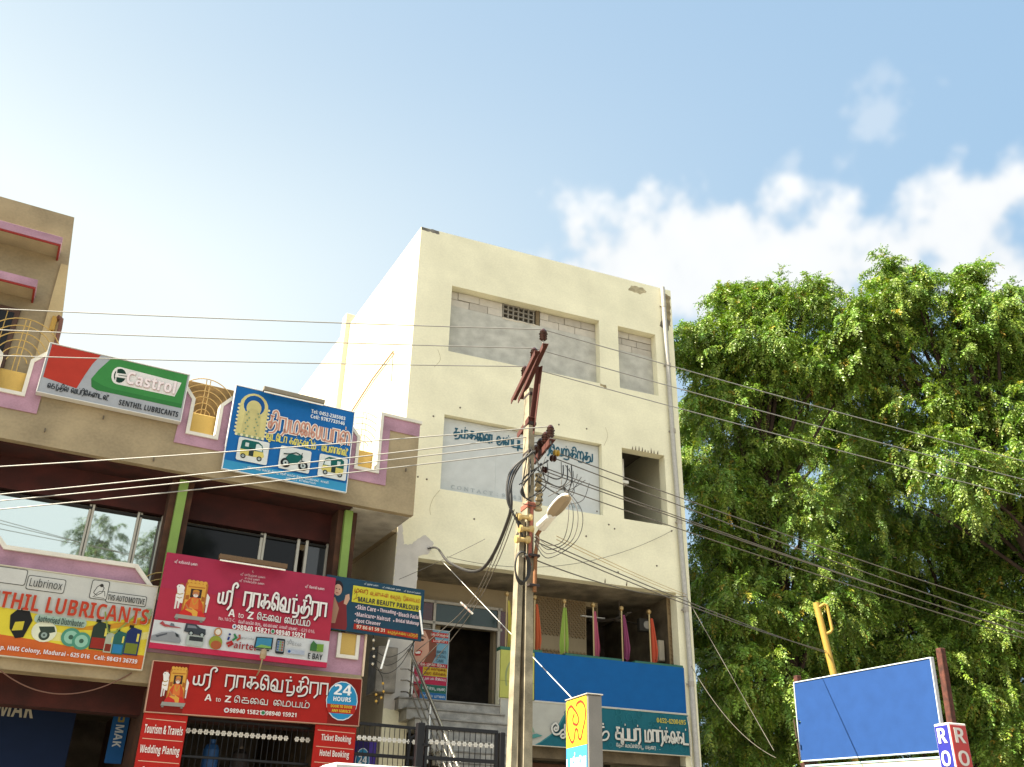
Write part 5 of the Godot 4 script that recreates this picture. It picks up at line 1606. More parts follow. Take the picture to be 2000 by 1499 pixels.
func stairs_and_gates() -> void:
	var mb := Mb.new()
	var st := thing("staircase", "grey veined marble steps climbing to the verandah beside the whitewashed column", "stairs", on_cream(0, 0, 0), CREAM_TURN)
	var marble := mat("marble", "b3afa5", 0.35, 0.0, "stained", 0.9)
	for i in 11:
		mb = Mb.new()
		var y := 4.18 - i * 0.185
		var z := 0.02 + i * 0.235
		mb.box(0.2 + minf(i * 0.085, 0.5), y - 0.205 + 0.006, z - 0.26, 2.04, y - 0.03, z + 0.21)
		var step := obj("step", mb, marble, st)
		mb = Mb.new()
		mb.box(0.18 + minf(i * 0.085, 0.5), y - 0.029, z - 0.26, 2.05, y, z + 0.235, 0.006)
		obj("tread", mb, mat("marble_tread", "9b978d", 0.35, 0.0, "stained", 1.1), step)
	mb = Mb.new()
	mb.box(0.06, 4.19, -0.55, 0.42, 4.95, 0.02, 0.01)
	var side := obj("stair_wall", mb, mat("grey_marble_wall", "a39c8f", 0.6, 0.0, "stained", 0.8), st)
	side.position = Vector3(-0.28, 0.05, 0.15)
	# stainless handrail
	var hr := thing("handrail", "stainless steel handrail running down the left side of the marble steps", "handrail", on_cream(0.42, 0, 0), CREAM_TURN)
	var steel := mat("stainless", "b9b6ae", 0.22, 0.9)
	mb = Mb.new()
	mb.tube([Vector3(-0.06, 5.05, -0.25), Vector3(-0.03, 5.0, 0.05), Vector3(0, 4.82, 0.2), Vector3(0.15, 2.6, 2.8)], 0.03, 10)
	obj("top_rail", mb, steel, hr)
	for k in 3:
		mb = Mb.new()
		var d := 0.2 + 0.19 * k
		mb.tube([Vector3(-0.2 + 0.02 * k, 4.86 - d, 0.1), Vector3(-0.08, 4.86 - d, 0.16), Vector3(0.0, 4.8 - d, 0.22), Vector3(0.15, 2.6 - d, 2.8)], 0.014, 8)
		obj("rail", mb, steel, hr)
	for z in [0.18, 1.15, 2.1]:
		mb = Mb.new()
		var y: float = 4.84 - (z - 0.18) * 0.852
		mb.tube([Vector3(z * 0.05, y - 0.95, z), Vector3(z * 0.05, y, z)], 0.022, 8)
		obj("post", mb, steel, hr)
	# black gates with white flowers
	var iron := mat("black_gate_iron", "17171a", 0.45, 0.4)
	var petal := mat("white_flower_paint", "d6d3cb", 0.6)
	var fm := Mb.new()
	flower(fm, Vector3.ZERO, 0.042)
	var fmesh := fm.mesh()
	var g := thing("stair_gate", "black iron gate leaf with a row of white flowers before the marble steps", "gate", on_cream(-0.16, 0, 3.0), CREAM_TURN)
	mb = Mb.new()
	for r in [[0.0, 3.335, 1.09, 3.385], [0.0, 2.935, 1.09, 2.985], [0.0, 2.2, 1.09, 2.25]]:
		mb.box(r[0], r[1], -0.022, r[2], r[3], 0.022, 0.004)
	mb.box(0.0, 1.4, -0.021, 0.045, 3.335, 0.021, 0.004)
	mb.box(1.045, 1.4, -0.021, 1.09, 3.335, 0.021, 0.004)
	obj("frame", mb, iron, g)
	for i in 12:
		var x := 0.09 + i * 0.0825
		mb = Mb.new()
		mb.tube([Vector3(x, 2.2, 0), Vector3(x, 3.335, 0)], 0.006, 5)
		obj("bar", mb, iron, g)
		piece("flower", fmesh, petal, g, Vector3(x, 3.17, 0.008), Vector3.ZERO, Vector3(0.88, 0.88, 1))
	mb = Mb.new()
	mb.box(-0.06, 3.1, 0.0, 0.06, 3.14, 0.05, 0.006)
	obj("latch", mb, iron, g)
	for q in [[-0.13, -0.02, 3.41], [1.11, 1.19, 3.36]]:
		mb = Mb.new()
		mb.box(q[0], 0.6, -0.05, q[1], q[2], 0.05, 0.008)
		obj("gate_post", mb, iron, g)
	g = thing("side_gate", "black iron gate leaf with white flowers between the red fascia and the steps", "gate", on_shop(-0.86, 0, 0.1), SHOP_TURN)
	mb = Mb.new()
	for r in [[0.0, 3.545, 1.1, 3.59], [0.0, 3.10, 1.1, 3.15]]:
		mb.box(r[0], r[1], -0.02, r[2], r[3], 0.02, 0.004)
	mb.box(0.86, 2.6, -0.019, 0.9, 3.545, 0.019, 0.004)
	mb.box(1.06, 2.0, -0.019, 1.1, 3.545, 0.019, 0.004)
	mb.ribbon([Vector2(0.87, 3.1), Vector2(0.9, 3.42), Vector2(0.98, 3.47), Vector2(1.06, 3.5)], 0.03, 0.02, 0.035)
	obj("frame", mb, iron, g)
	for i in 13:
		mb = Mb.new()
		var x := 0.05 + i * 0.083
		mb.tube([Vector3(x, 2.4, 0), Vector3(x, 3.54, 0)], 0.006, 5)
		obj("bar", mb, iron, g)
		if i < 12:
			piece("flower", fmesh, petal, g, Vector3(x, 3.36, 0.008))
	g = thing("shop_gate", "dark collapsible shop gate with white flowers between the two red uprights", "gate", on_shop(-3.36, 0, -0.12), SHOP_TURN)
	mb = Mb.new()
	for y in [3.44, 2.93, 2.3]:
		mb.box(0.0, y, -0.02, 1.86, y + 0.035, 0.02, 0.004)
	obj("frame", mb, iron, g)
	for i in 22:
		mb = Mb.new()
		var x := 0.04 + i * 0.0845
		mb.tube([Vector3(x, 2.0, 0), Vector3(x, 3.46, 0)], 0.006, 5)
		obj("bar", mb, iron, g)
		if i != 18:
			piece("flower", fmesh, petal, g, Vector3(x, 3.29, 0.008))
	# things that just show in the dim shop behind the gate
	var shapes := [["blue_drum", "blue plastic drum standing inside the shop behind the gate", "drum", "1f4f86", -2.75, 1.9, 0.1], ["dark_bag", "dark bag hanging in the shop behind the gate", "bag", "2a2320", -2.3, 2.7, 0.16]]
	for q in shapes:
		var o := thing(q[0], q[1], q[2], on_shop(q[4], q[5], -1.1), SHOP_TURN)
		mb = Mb.new()
		if q[2] == "drum":
			mb.lathe([[0.0, 0.0], [0.11, 0.0], [0.12, 0.05], [0.12, 1.25], [0.09, 1.32], [0.05, 1.34], [0.05, 1.4], [0.0, 1.4]], Vector3.ZERO, Vector3.UP, 14)
		else:
			mb.lathe([[0.0, 0.0], [0.14, 0.02], [0.17, 0.2], [0.12, 0.42], [0.03, 0.5], [0.02, 0.75], [0.0, 0.76]], Vector3.ZERO, Vector3.UP, 12)
		obj("body", mb, mat("shop_" + q[3], q[3], 0.6), o)
		mb = Mb.new()
		mb.lathe([[0.122, 0.55], [0.127, 0.58], [0.122, 0.61]] if q[2] == "drum" else [[0.03, 0.47], [0.04, 0.5], [0.03, 0.53]], Vector3.ZERO, Vector3.UP, 14)
		obj("band", mb, mat("bolt_iron", ""), o)
	# string of small bulbs and a white tube at the end of the balcony
	var bs := thing("bulb_string", "string of small round bulbs hanging at the end of the balcony", "lights", on_shop(-0.7, 4.1, 0.04), SHOP_TURN)
	mb = Mb.new()
	var path := [Vector3(0.0, 0.85, 0), Vector3(0.02, 0.6, 0.02), Vector3(0.1, 0.35, 0.02), Vector3(0.2, 0.2, 0.03), Vector3(0.24, 0.0, 0.03), Vector3(0.16, -0.22, 0.03), Vector3(0.1, -0.1, 0.03), Vector3(0.12, 0.0, 0.03)]
	mb.tube(path, 0.006, 5)
	obj("cord", mb, mat("black_cable", "201f1d", 0.6), bs)
	for p in [[0.0, 0.75], [0.01, 0.62], [0.03, 0.5], [0.02, 0.38], [0.22, 0.1], [0.24, -0.02], [0.21, -0.12], [0.12, -0.08], [0.13, -0.18]]:
		mb = Mb.new()
		mb.lathe([[0.0, -0.024], [0.02, -0.012], [0.022, 0.004], [0.012, 0.02], [0.0, 0.024]], Vector3(p[0], p[1], 0.035), Vector3.UP, 9)
		obj("bulb", mb, mat("bulb_amber" if p[1] < 0.2 else "bulb_white", "b8923c" if p[1] < 0.2 else "c3bba8", 0.25), bs)
	for q in [[on_shop(-0.5, 4.38, 0.12), 0.5, 0.05, "thin white tube lamp hanging below the parlour board"], [on_shop(0.08, 5.0, 0.14), 0.42, -0.04, "thin white tube lamp fixed to the edge of the parlour board"]]:
		var t := thing("tube_lamp", q[3], "light", q[0], SHOP_TURN)
		mb = Mb.new()
		mb.tube([Vector3(-q[2], 0.03, 0), Vector3(q[2], q[1], 0)], 0.017, 8)
		obj("tube", mb, mat("opal_glass", ""), t)
		mb = Mb.new()
		mb.tube([Vector3(-q[2], 0.0, 0), Vector3(-q[2], 0.03, 0)], 0.019, 8)
		obj("cap", mb, mat("bolt_iron", ""), t)
	# black mould under the slab, on the flank of the cream block
	# whitewashed compound wall at the foot of the picture
	var cw := thing("compound_wall", "bright whitewashed compound wall top in front of the gates", "wall", Vector3(-0.45, 0, -7.1), SHOP_TURN)
	mb = Mb.new()
	mb.box(-0.78, 0, -0.12, 0.62, 2.14, 0.12, 0.02)
	obj("wall", mb, mat("whitewash", "d9d7d0", 0.9, 0.0, "plaster", 1.0), cw)
	for i in 3:
		mb = Mb.new()
		mb.box(-0.8 + i * 0.477, 2.142, -0.15, -0.8 + i * 0.477 + 0.475, 2.2 + [0.0, 0.004, -0.003][i], 0.15, 0.012)
		obj("coping_stone", mb, mat("whitewash", ""), cw)

# ---------------------------------------------------------------- the power pole
const POLE_AT := Vector3(0.228, 0, -10.498)

func insulator(parent: Node, at: Vector3, dark: bool) -> void:
	var mb := Mb.new()
	mb.lathe([[0.0, 0.0], [0.03, 0.0], [0.05, 0.02], [0.035, 0.035], [0.05, 0.05], [0.036, 0.065], [0.055, 0.085], [0.036, 0.1], [0.045, 0.115], [0.032, 0.14], [0.018, 0.155], [0.0, 0.155]], at, Vector3.UP, 12)
	var m: StandardMaterial3D = mat("brown_porcelain", "3a201b", 0.2)
	var o := obj("insulator", mb, m, parent)
	mb = Mb.new()
	mb.tube([at + Vector3(0, -0.09, 0), at + Vector3(0, 0.01, 0)], 0.011, 6)
	obj("pin", mb, mat("galvanised", "8d8a82", 0.5, 0.5), o)

func channel(mb: Mb, a: Vector3, b: Vector3, w: float, t: float) -> void:   # steel angle: two thin flanges
	var d := (b - a).normalized()
	var side := d.cross(Vector3.UP).normalized()
	var up := side.cross(d).normalized()
	var mid := (a + b) / 2
	mb.hull(Transform3D(Basis(d, up, side), mid + side * (w / 2)), Vector3(a.distance_to(b), w, t), 0.002)
	mb.hull(Transform3D(Basis(d, up, side), mid + up * (w / 2 - t / 2)), Vector3(a.distance_to(b) - 0.004, t, w - t), 0.002)

func power_pole() -> void:
	var p := thing("power_pole", "square concrete power pole with rusty cross arms before the cream building", "utility pole", POLE_AT)
	var conc := mat("pole_concrete", "b3a88e", 0.95, 0.0, "stained", 0.8, 0.2)
	var red := mat("red_oxide_steel", "5a2b20", 0.75, 0.1, "fine", 3.0)
	var turn := Basis(Vector3.UP, CREAM_TURN)
	var mb := Mb.new()
	# tapered shaft
	var q := []
	for y in [0.0, 6.9]:
		var hx: float = 0.055 if y == 0.0 else 0.037
		var hz: float = 0.11 if y == 0.0 else 0.078
		for c in [[-1, -1], [1, -1], [1, 1], [-1, 1]]:
			q.append(turn * Vector3(c[0] * hx - 0.01, y, c[1] * hz))
	for i in 4:
		var j := (i + 1) % 4
		mb.out_quad([q[i], q[j], q[4 + j], q[4 + i]], Vector3(0, 3.4, 0))
	mb.out_quad([q[4], q[5], q[6], q[7]], Vector3(0, 3, 0))
	obj("shaft", mb, conc, p)
	# leaning strut
	mb = Mb.new()
	q = []
	for e in [[Vector3(-0.205, 0, 0.0), 0.034, 0.075], [Vector3(-0.10, 5.2, 0.0), 0.03, 0.065]]:
		for c in [[-1, -1], [1, -1], [1, 1], [-1, 1]]:
			q.append(turn * (e[0] + Vector3(c[0] * e[1], 0, c[1] * e[2])))
	for i in 4:
		var j := (i + 1) % 4
		mb.out_quad([q[i], q[j], q[4 + j], q[4 + i]], turn * Vector3(-0.15, 2.6, 0.0))
	mb.out_quad([q[4], q[5], q[6], q[7]], turn * Vector3(-0.15, 2.6, 0.0))
	obj("strut", mb, conc, p)
	# arms lie level, across the line
	var at := func(x: float, y: float, z: float) -> Vector3: return Vector3(x - POLE_AT.x, y, z - POLE_AT.z)
	mb = Mb.new()
	channel(mb, at.call(0.125, 7.17, -11.35), at.call(0.395, 7.17, -9.84), 0.075, 0.01)
	channel(mb, at.call(0.03, 7.13, -11.3), at.call(0.30, 7.13, -9.95), 0.07, 0.01)
	obj("upper_cross_arm", mb, red, p)
	mb = Mb.new()
	channel(mb, at.call(0.33, 7.14, -10.28), at.call(0.24, 6.28, -10.42), 0.06, 0.009)
	obj("brace", mb, red, p)
	mb = Mb.new()
	channel(mb, at.call(0.12, 6.45, -10.9), at.call(0.25, 6.45, -10.38), 0.08, 0.01)
	obj("stub_arm", mb, red, p)
	mb = Mb.new()
	channel(mb, at.call(0.285, 6.08, -10.98), at.call(0.495, 6.08, -10.2), 0.085, 0.01)
	obj("lower_cross_arm", mb, red, p)
	mb = Mb.new()
	for y in [6.82, 6.42, 6.05]:
		mb.hull(Transform3D(turn, Vector3(0, y, 0)), Vector3(0.1, 0.045, 0.19), 0.006)
	obj("clamp_band", mb, mat("dark_steel", "2e2420", 0.7), p)
	for k in 3:
		insulator(p, at.call([0.365, 0.27, 0.165][k], 7.30, [-9.93, -10.4, -10.89][k]), true)
	for k in 4:
		insulator(p, at.call(0.47 - 0.05 * k, 6.16, -10.24 - 0.2 * k), true)
	# shackle insulators on the right-hand line
	for k in 3:
		mb = Mb.new()
		var c: Vector3 = at.call([0.56, 0.52, 0.42][k], [6.12, 6.05, 5.95][k], [-10.62, -10.62, -10.75][k])
		mb.lathe([[0.0, -0.035], [0.035, -0.033], [0.045, -0.015], [0.022, 0.0], [0.045, 0.015], [0.035, 0.033], [0.0, 0.035]], c, Vector3(0.9, 0.1, -0.4).normalized(), 10)
		obj("shackle", mb, mat("ochre_porcelain" if k == 0 else "brown_porcelain", "b8973a" if k == 0 else "3a201b", 0.25), p)
	# cable spools and the pink clamp lower down
	for s in [[0.08, 5.72], [0.08, 5.60], [0.09, 5.48], [0.08, 5.36]]:
		mb = Mb.new()
		mb.lathe([[0.0, -0.05], [0.045, -0.045], [0.045, -0.025], [0.028, 0.0], [0.045, 0.025], [0.045, 0.045], [0.0, 0.05]], turn * Vector3(s[0], s[1], 0.1), Vector3.UP, 12)
		obj("spool", mb, mat("dull_porcelain", "8f8060", 0.4), p)
	for s in [[-0.15, 5.2], [-0.13, 5.06], [-0.17, 4.93]]:
		mb = Mb.new()
		mb.lathe([[0.0, -0.09], [0.045, -0.085], [0.045, -0.055], [0.026, -0.03], [0.026, 0.03], [0.045, 0.055], [0.045, 0.085], [0.0, 0.09]], turn * Vector3(s[0] + 0.05, s[1], 0.12), turn * Vector3(1, 0.08, 0), 12)
		obj("spool", mb, mat("cream_porcelain", "b39a63", 0.4), p)
	mb = Mb.new()
	mb.hull(Transform3D(turn, Vector3(0, 5.37, 0)), Vector3(0.115, 0.07, 0.22), 0.008)
	mb.hull(Transform3D(turn * Basis(Vector3(0, 0, 1), -0.03), turn * Vector3(-0.02, 5.05, 0.125)), Vector3(0.035, 0.62, 0.03), 0.006)
	mb.hull(Transform3D(turn * Basis(Vector3(0, 0, 1), 0.5), turn * Vector3(-0.05, 4.7, 0.125)), Vector3(0.03, 0.14, 0.03), 0.006)
	obj("pink_bracket", mb, mat("pink_oxide", "9a5a48", 0.8, 0.0, "fine", 3.0), p)
	# street lamp, held out over the road
	var l := thing("street_lamp", "white street lamp head on a rusty bent pipe clamped to the power pole", "street lamp", POLE_AT)
	mb = Mb.new()
	var bend := [turn * Vector3(0.03, 4.35, 0.13), turn * Vector3(0.04, 4.8, 0.13), turn * Vector3(0.06, 4.95, 0.14), at.call(0.33, 5.02, -10.42), at.call(0.385, 5.10, -10.38)]
	mb.tube(bend, 0.023, 10)
	obj("arm", mb, mat("rusty_pipe_orange", "8f6038", 0.8, 0.0, "fine", 2.0), l)
	mb = Mb.new()
	for y in [4.76, 4.42]:
		mb.hull(Transform3D(turn, turn * Vector3(0.02, y, 0.12)), Vector3(0.13, 0.03, 0.07), 0.004)
	obj("arm_clamp", mb, mat("dark_steel", ""), l)
	var a: Vector3 = at.call(0.375, 5.09, -10.40)
	var b: Vector3 = at.call(0.64, 5.29, -9.88)
	var d := (b - a).normalized()
	var sx := d.cross(Vector3.UP).normalized()
	var up := sx.cross(d).normalized()
	var bs := Basis(sx, up, -d)
	var len := a.distance_to(b)
	mb = Mb.new()
	mb.hull(Transform3D(bs, a + d * 0.13), Vector3(0.10, 0.075, 0.3), 0.02)
	obj("gear_box", mb, mat("lamp_white", "d6d4cc", 0.5), l)
	mb = Mb.new()
	mb.hull(Transform3D(bs * Basis(Vector3(0, 1, 0), 0.15), a + d * 0.16 + sx * 0.07 - up * 0.03), Vector3(0.05, 0.06, 0.2), 0.01)
	obj("side_box", mb, mat("lamp_white", ""), l)
	# canopy: half a long egg, the lens below it
	mb = Mb.new()
	var lens := Mb.new()
	var rings := []
	var mid := a + d * (len * 0.70)
	for i in 11:
		var u := -1.0 + 2.0 * i / 10.0
		var ww := 0.088 * sqrt(maxf(0.0, 1.0 - pow(absf(u), 2.6))) + 0.008
		var ring := []
		for k in 9:
			var t := PI * k / 8.0
			ring.append(mid + d * (u * len * 0.36) + sx * (cos(t) * ww) + up * (sin(t) * ww * 0.75))
		rings.append(ring)
	for i in 10:
		for k in 8:
			mb.quad(rings[i][k], rings[i + 1][k], rings[i + 1][k + 1], rings[i][k + 1])
		var c0: Vector3 = (rings[i][0] + rings[i][8]) / 2 - up * 0.03
		var c1: Vector3 = (rings[i + 1][0] + rings[i + 1][8]) / 2 - up * 0.03
		lens.quad(rings[i][0].lerp(c0, 0.12), c0, c1, rings[i + 1][0].lerp(c1, 0.12))
		lens.quad(c0, rings[i][8].lerp(c0, 0.12), rings[i + 1][8].lerp(c1, 0.12), c1)
		mb.quad(rings[i][0], rings[i][0].lerp(c0, 0.13), rings[i + 1][0].lerp(c1, 0.13), rings[i + 1][0])
		mb.quad(rings[i][8], rings[i][8].lerp(c0, 0.13), rings[i + 1][8].lerp(c1, 0.13), rings[i + 1][8])
	obj("canopy", mb, mat("lamp_white", ""), l)
	obj("lens", lens, mat("lamp_lens", "8f7f66", 0.2), l)
	# coil of spare cable on the strut
	var co := thing("cable_coil", "coil of black cable tied to the leaning strut", "cable", POLE_AT)
	mb = Mb.new()
	for k in 4:
		var ring := []
		for i in 25:
			var t := TAU * i / 24.0
			ring.append(turn * Vector3(-0.16 + cos(t) * (0.075 + 0.006 * k), 4.58 + sin(t) * (0.19 - 0.008 * k), 0.2 + 0.012 * k))
		mb.tube(ring, 0.009, 6)
	obj("coil", mb, mat("black_cable", ""), co)
	mb = Mb.new()
	mb.hull(Transform3D(turn, turn * Vector3(-0.12, 4.72, 0.2)), Vector3(0.03, 0.02, 0.09), 0.004)
	obj("tie", mb, mat("galvanised", ""), co)

# ---------------------------------------------------------------- wires
func sagging(a: Vector3, b: Vector3, sag: float, n := 24) -> Array:
	var o := []
	for i in n + 1:
		var t := i / float(n)
		o.append(a.lerp(b, t) - Vector3(0, sag * 4.0 * t * (1.0 - t), 0))
	return o

func wire(label: String, pts: Array, r: float, m: StandardMaterial3D, group: String, called := "wire") -> void:
	var mb := Mb.new()
	mb.tube(pts, r, 6)
	tag(obj(called, mb, m), label, "wire", group)

func through(pts: Array, n := 10) -> Array:   # a smooth run through the given places
	var o := []
	for i in pts.size() - 1:
		var a: Vector3 = pts[maxi(i - 1, 0)]
		var b: Vector3 = pts[i]
		var c: Vector3 = pts[i + 1]
		var d: Vector3 = pts[mini(i + 2, pts.size() - 1)]
		for k in n:
			o.append(b.cubic_interpolate(c, a, d, k / float(n)))
	o.append(pts[pts.size() - 1])
	return o

func wires() -> void:
	var bare := mat("bare_wire", "8b8a85", 0.5, 0.4)
	var black := mat("black_cable", "")
	var grey := mat("grey_cable", "57524a", 0.6)
	var names := ["topmost", "middle", "lowest"]
	# three bare conductors on the upper arm
	var tops := [Vector3(0.365, 7.45, -9.93), Vector3(0.27, 7.45, -10.4), Vector3(0.165, 7.45, -10.89)]
	var lefts := [Vector3(-6.12, 7.5, -9.64), Vector3(-6.19, 7.35, -9.88), Vector3(-6.26, 7.15, -10.16)]
	var rights := [Vector3(7.9, 7.5, -13.36), Vector3(7.98, 7.3, -13.61), Vector3(8.05, 7.1, -13.84)]
	for k in 3:
		wire("%s bare wire from the upper cross arm to the left" % names[k], sagging(tops[k], tops[k] + (lefts[k] - tops[k]) * 2.6, 0.12), 0.0065, bare, "bare wires to the left of the pole")
		wire("%s bare wire from the upper cross arm past the trees" % names[k], sagging(tops[k], tops[k] + (rights[k] - tops[k]) * 2.4, 0.18), 0.0065, bare, "bare wires to the right of the pole")
	# four conductors on the lower arm
	var la := [Vector3(0.47, 6.3, -10.24), Vector3(0.42, 6.28, -10.44), Vector3(0.37, 6.27, -10.64), Vector3(0.32, 6.24, -10.84)]
	var ll := [Vector3(-6.47, 6.1, -11.2), Vector3(-6.5, 5.8, -11.4), Vector3(-6.4, 5.68, -11.3), Vector3(-6.35, 5.55, -11.25)]
	var ra := [Vector3(0.58, 6.12, -10.62), Vector3(0.54, 6.05, -10.62), Vector3(0.44, 5.97, -10.75), Vector3(0.43, 5.93, -10.75), Vector3(0.36, 5.85, -10.85)]
	var rl := [Vector3(7.5, 5.3, -13.6), Vector3(7.65, 5.2, -13.95), Vector3(7.75, 5.15, -14.2), Vector3(7.7, 5.1, -14.0), Vector3(7.8, 5.05, -14.2)]
	for k in 4:
		wire("%s sunlit wire from the lower cross arm to the left" % ["uppermost", "second", "third", "lowest"][k], sagging(la[k], la[k] + (ll[k] - la[k]) * 2.0, 0.1), 0.0072, bare, "lower wires to the left of the pole")
	for k in 5:
		wire("%s of the five lower wires running right before the trees" % ["uppermost", "second", "third", "fourth", "lowest"][k], sagging(ra[k], ra[k] + (rl[k] - ra[k]) * 2.2, 0.25), 0.0065, grey, "lower wires to the right of the pole")
	# thick drop cable to the cream wall, thin ones to the boards
	var b0 := Vector3(0.03, 5.3, -10.4)
	var hook := on_cream(0.61, 6.89, 0.02)
	wire("thick black drop cable sagging from the pole to the broken plaster", through([Vector3(0.2, 5.98, -10.35), Vector3(0.02, 5.62, -10.3), Vector3(0.0, 5.2, -10.38), b0 + Vector3(-0.35, -0.42, -1.0), Vector3(-0.85, 5.6, -13.6), hook + Vector3(0.2, -0.12, 0.4), hook]), 0.02, black, "", "drop_cable")
	for k in 3:
		var e := on_shop(0.02 + 0.06 * k, 4.75 - 0.2 * k, 0.16)
		wire(["left one of the thin cables dropping from the pole towards the parlour board", "middle one of the thin cables dropping from the pole towards the parlour board", "right one of the thin cables dropping from the pole towards the parlour board"][k], through([Vector3(0.03 + 0.03 * k, 5.32 - 0.03 * k, -10.36), Vector3(-0.22 + 0.04 * k, 5.0, -11.6), Vector3(-0.62 + 0.05 * k, 4.85 - 0.03 * k, -13.4), e]), 0.006, grey, "thin drop cables", "drop_cable")
	var sp := thing("cable_spacer", "short white plastic spacer rod across the thin drop cables", "cable spacer", Vector3(-0.56, 4.83, -13.2))
	var mb := Mb.new()
	mb.tube([Vector3(-0.09, 0.09, 0), Vector3(0.09, -0.07, 0)], 0.014, 8)
	obj("rod", mb, mat("white_paint", ""), sp)
	mb = Mb.new()
	for x in [-0.05, 0.0, 0.05]:
		mb.tube([Vector3(x - 0.004, 0.01 - x * 0.9, -0.02), Vector3(x - 0.004, 0.01 - x * 0.9, 0.02)], 0.012, 6)
	obj("clip", mb, mat("pink_clip", "c39a90", 0.6), sp)
	# black leads bundled down the pole
	for k in 6:
		var o := k * 0.014
		wire("black lead looping down the pole beside the shaft", through([Vector3(0.26 + o * 0.5, 6.0, -10.3), Vector3(0.08 - o, 5.75, -10.28), Vector3(0.0 - o * 0.4, 5.45 - o, -10.27), Vector3(0.03 + o, 5.26 - o * 2, -10.3), Vector3(0.14 + o * 0.5, 5.12 - o * 3, -10.36)]), 0.007 if k % 2 else 0.011, mat("blue_cable", "2a4a66", 0.6) if k == 3 else black, "leads bundled on the pole", "lead")
	var r := RandomNumberGenerator.new()
	r.seed = 8
	for k in 8:   # jumpers between the line wires and the lamp
		var s := Vector3(0.62 + 0.05 * k, 6.02 - 0.03 * k, -10.66 - 0.02 * k)
		var e := Vector3(0.52 + r.randf_range(-0.08, 0.14), 5.35 + r.randf_range(-0.05, 0.2), -10.25)
		var m := s.lerp(e, 0.55) + Vector3(r.randf_range(0.0, 0.14), r.randf_range(-0.12, 0.05), 0.05)
		wire("thin jumper wire hanging between the line wires and the street lamp", through([s, m, e]), 0.0045, grey, "jumper wires over the lamp", "jumper")
	for k in 9:   # the tangle at the lower arm
		var s := Vector3(r.randf_range(0.2, 0.46), r.randf_range(5.85, 6.12), r.randf_range(-10.6, -10.3))
		var e := Vector3(r.randf_range(0.06, 0.3), r.randf_range(5.3, 5.75), -10.32)
		var m := s.lerp(e, 0.5) + Vector3(r.randf_range(-0.22, 0.2), r.randf_range(-0.3, 0.05), r.randf_range(0.02, 0.12))
		wire("black lead in the tangle around the lower cross arm", through([s, m, e]), r.randf_range(0.005, 0.01), black, "tangle at the lower cross arm", "lead")
	for k in 3:
		wire("looped black jumper from the lower arm", through([Vector3(0.30, 5.8 - 0.07 * k, -10.36), Vector3(0.52 + 0.04 * k, 5.66 - 0.1 * k, -10.3), Vector3(0.62 + 0.05 * k, 5.74 - 0.05 * k, -10.4), Vector3(0.64 + 0.05 * k, 5.95, -10.6)]), 0.008, black, "looped black jumpers", "jumper")
	for k in 4:
		wire("slack loop of thin cable under the street lamp", through([Vector3(0.30, 5.0 - 0.03 * k, -10.36), Vector3(0.45, 4.86 - 0.05 * k, -10.3), Vector3(0.62 + 0.05 * k, 4.92, -10.28), Vector3(0.68 + 0.05 * k, 5.25, -10.25), Vector3(0.62, 5.6, -10.35)]), 0.005, black if k % 2 else grey, "slack loops under the lamp", "jumper")
	# twisted service pair to the yellow post, stay wire, and thin lines over the front
	var y0 := Vector3(5.74, 5.17, -17.2)
	for k in 2:
		wire(["upper strand of the service pair running from the pole to the yellow post", "lower strand of the service pair running from the pole to the yellow post"][k], sagging(Vector3(0.3, 5.0 - 0.05 * k, -10.45), y0 + Vector3(0, 0.03 * k, 0), 0.06 + 0.03 * k), 0.007, grey, "service pair", "service_wire")
	wire("white stay wire slanting from the soffit to the tooth sign", sagging(on_cream(0.9, 6.66, 0.05), Vector3(0.74, 2.95, -9.3), 0.0), 0.0045, mat("white_paint", ""), "", "stay_wire")
	wire("thin line crossing the lower cream wall to the window corner", sagging(on_cream(0.95, 6.75, 0.12), on_cream(5.9, 8.0, 0.06), 0.45), 0.005, grey, "thin lines over the cream front", "service_wire")
	wire("thin line rising from the parlour board across the whitewashed column", sagging(on_shop(-0.35, 5.9, 0.1), on_cream(1.7, 7.2, 0.1), 0.02), 0.005, grey, "thin lines over the cream front", "service_wire")
	wire("thin line along the flag tops to the rain pipe", sagging(Vector3(0.3, 4.75, -10.5), on_cream(6.05, 6.6, 0.15), 0.12), 0.008, grey, "thin lines over the cream front", "service_wire")
	for k in 2:
		wire(["upper orange tagged thin line slanting over the cream wall", "lower orange tagged thin line slanting over the cream wall"][k], sagging(Vector3(0.55, 5.0 - 0.04 * k, -10.4), on_cream(6.05, 6.62 - 0.05 * k, 0.2), 0.03), 0.004, mat("ochre_wire", "a88a4a", 0.6), "thin lines over the cream front", "service_wire")
	wire("thin wire running down from the rain pipe past the billboard", sagging(on_cream(6.1, 6.6, 0.1), Vector3(4.35, 3.4, -16.2), 0.0), 0.006, grey, "wires to the billboard", "service_wire")
	wire("lower thin wire from the rain pipe to the billboard post", sagging(on_cream(6.1, 5.25, 0.1), Vector3(4.4, 3.3, -16.3), 0.25), 0.006, grey, "wires to the billboard", "service_wire")
	for k in 3:
		wire("black lead looping from the end of the balcony to the column", through([on_shop(-0.72, 4.75 - 0.13 * k, 0.03), on_shop(-0.45, 4.62 - 0.13 * k, 0.05), on_shop(-0.2, 4.72 - 0.1 * k, 0.05), on_shop(0.02, 4.93, 0.06)]), 0.006, black, "leads under the parlour board", "lead")
	wire("sagging cable across the mouth of the lubricant shop", sagging(on_shop(-6.0, 3.9, 0.03), on_shop(-4.25, 3.98, 0.03), 0.33), 0.009, mat("brown_cable", "6a4a3c", 0.7), "", "shop_cable")

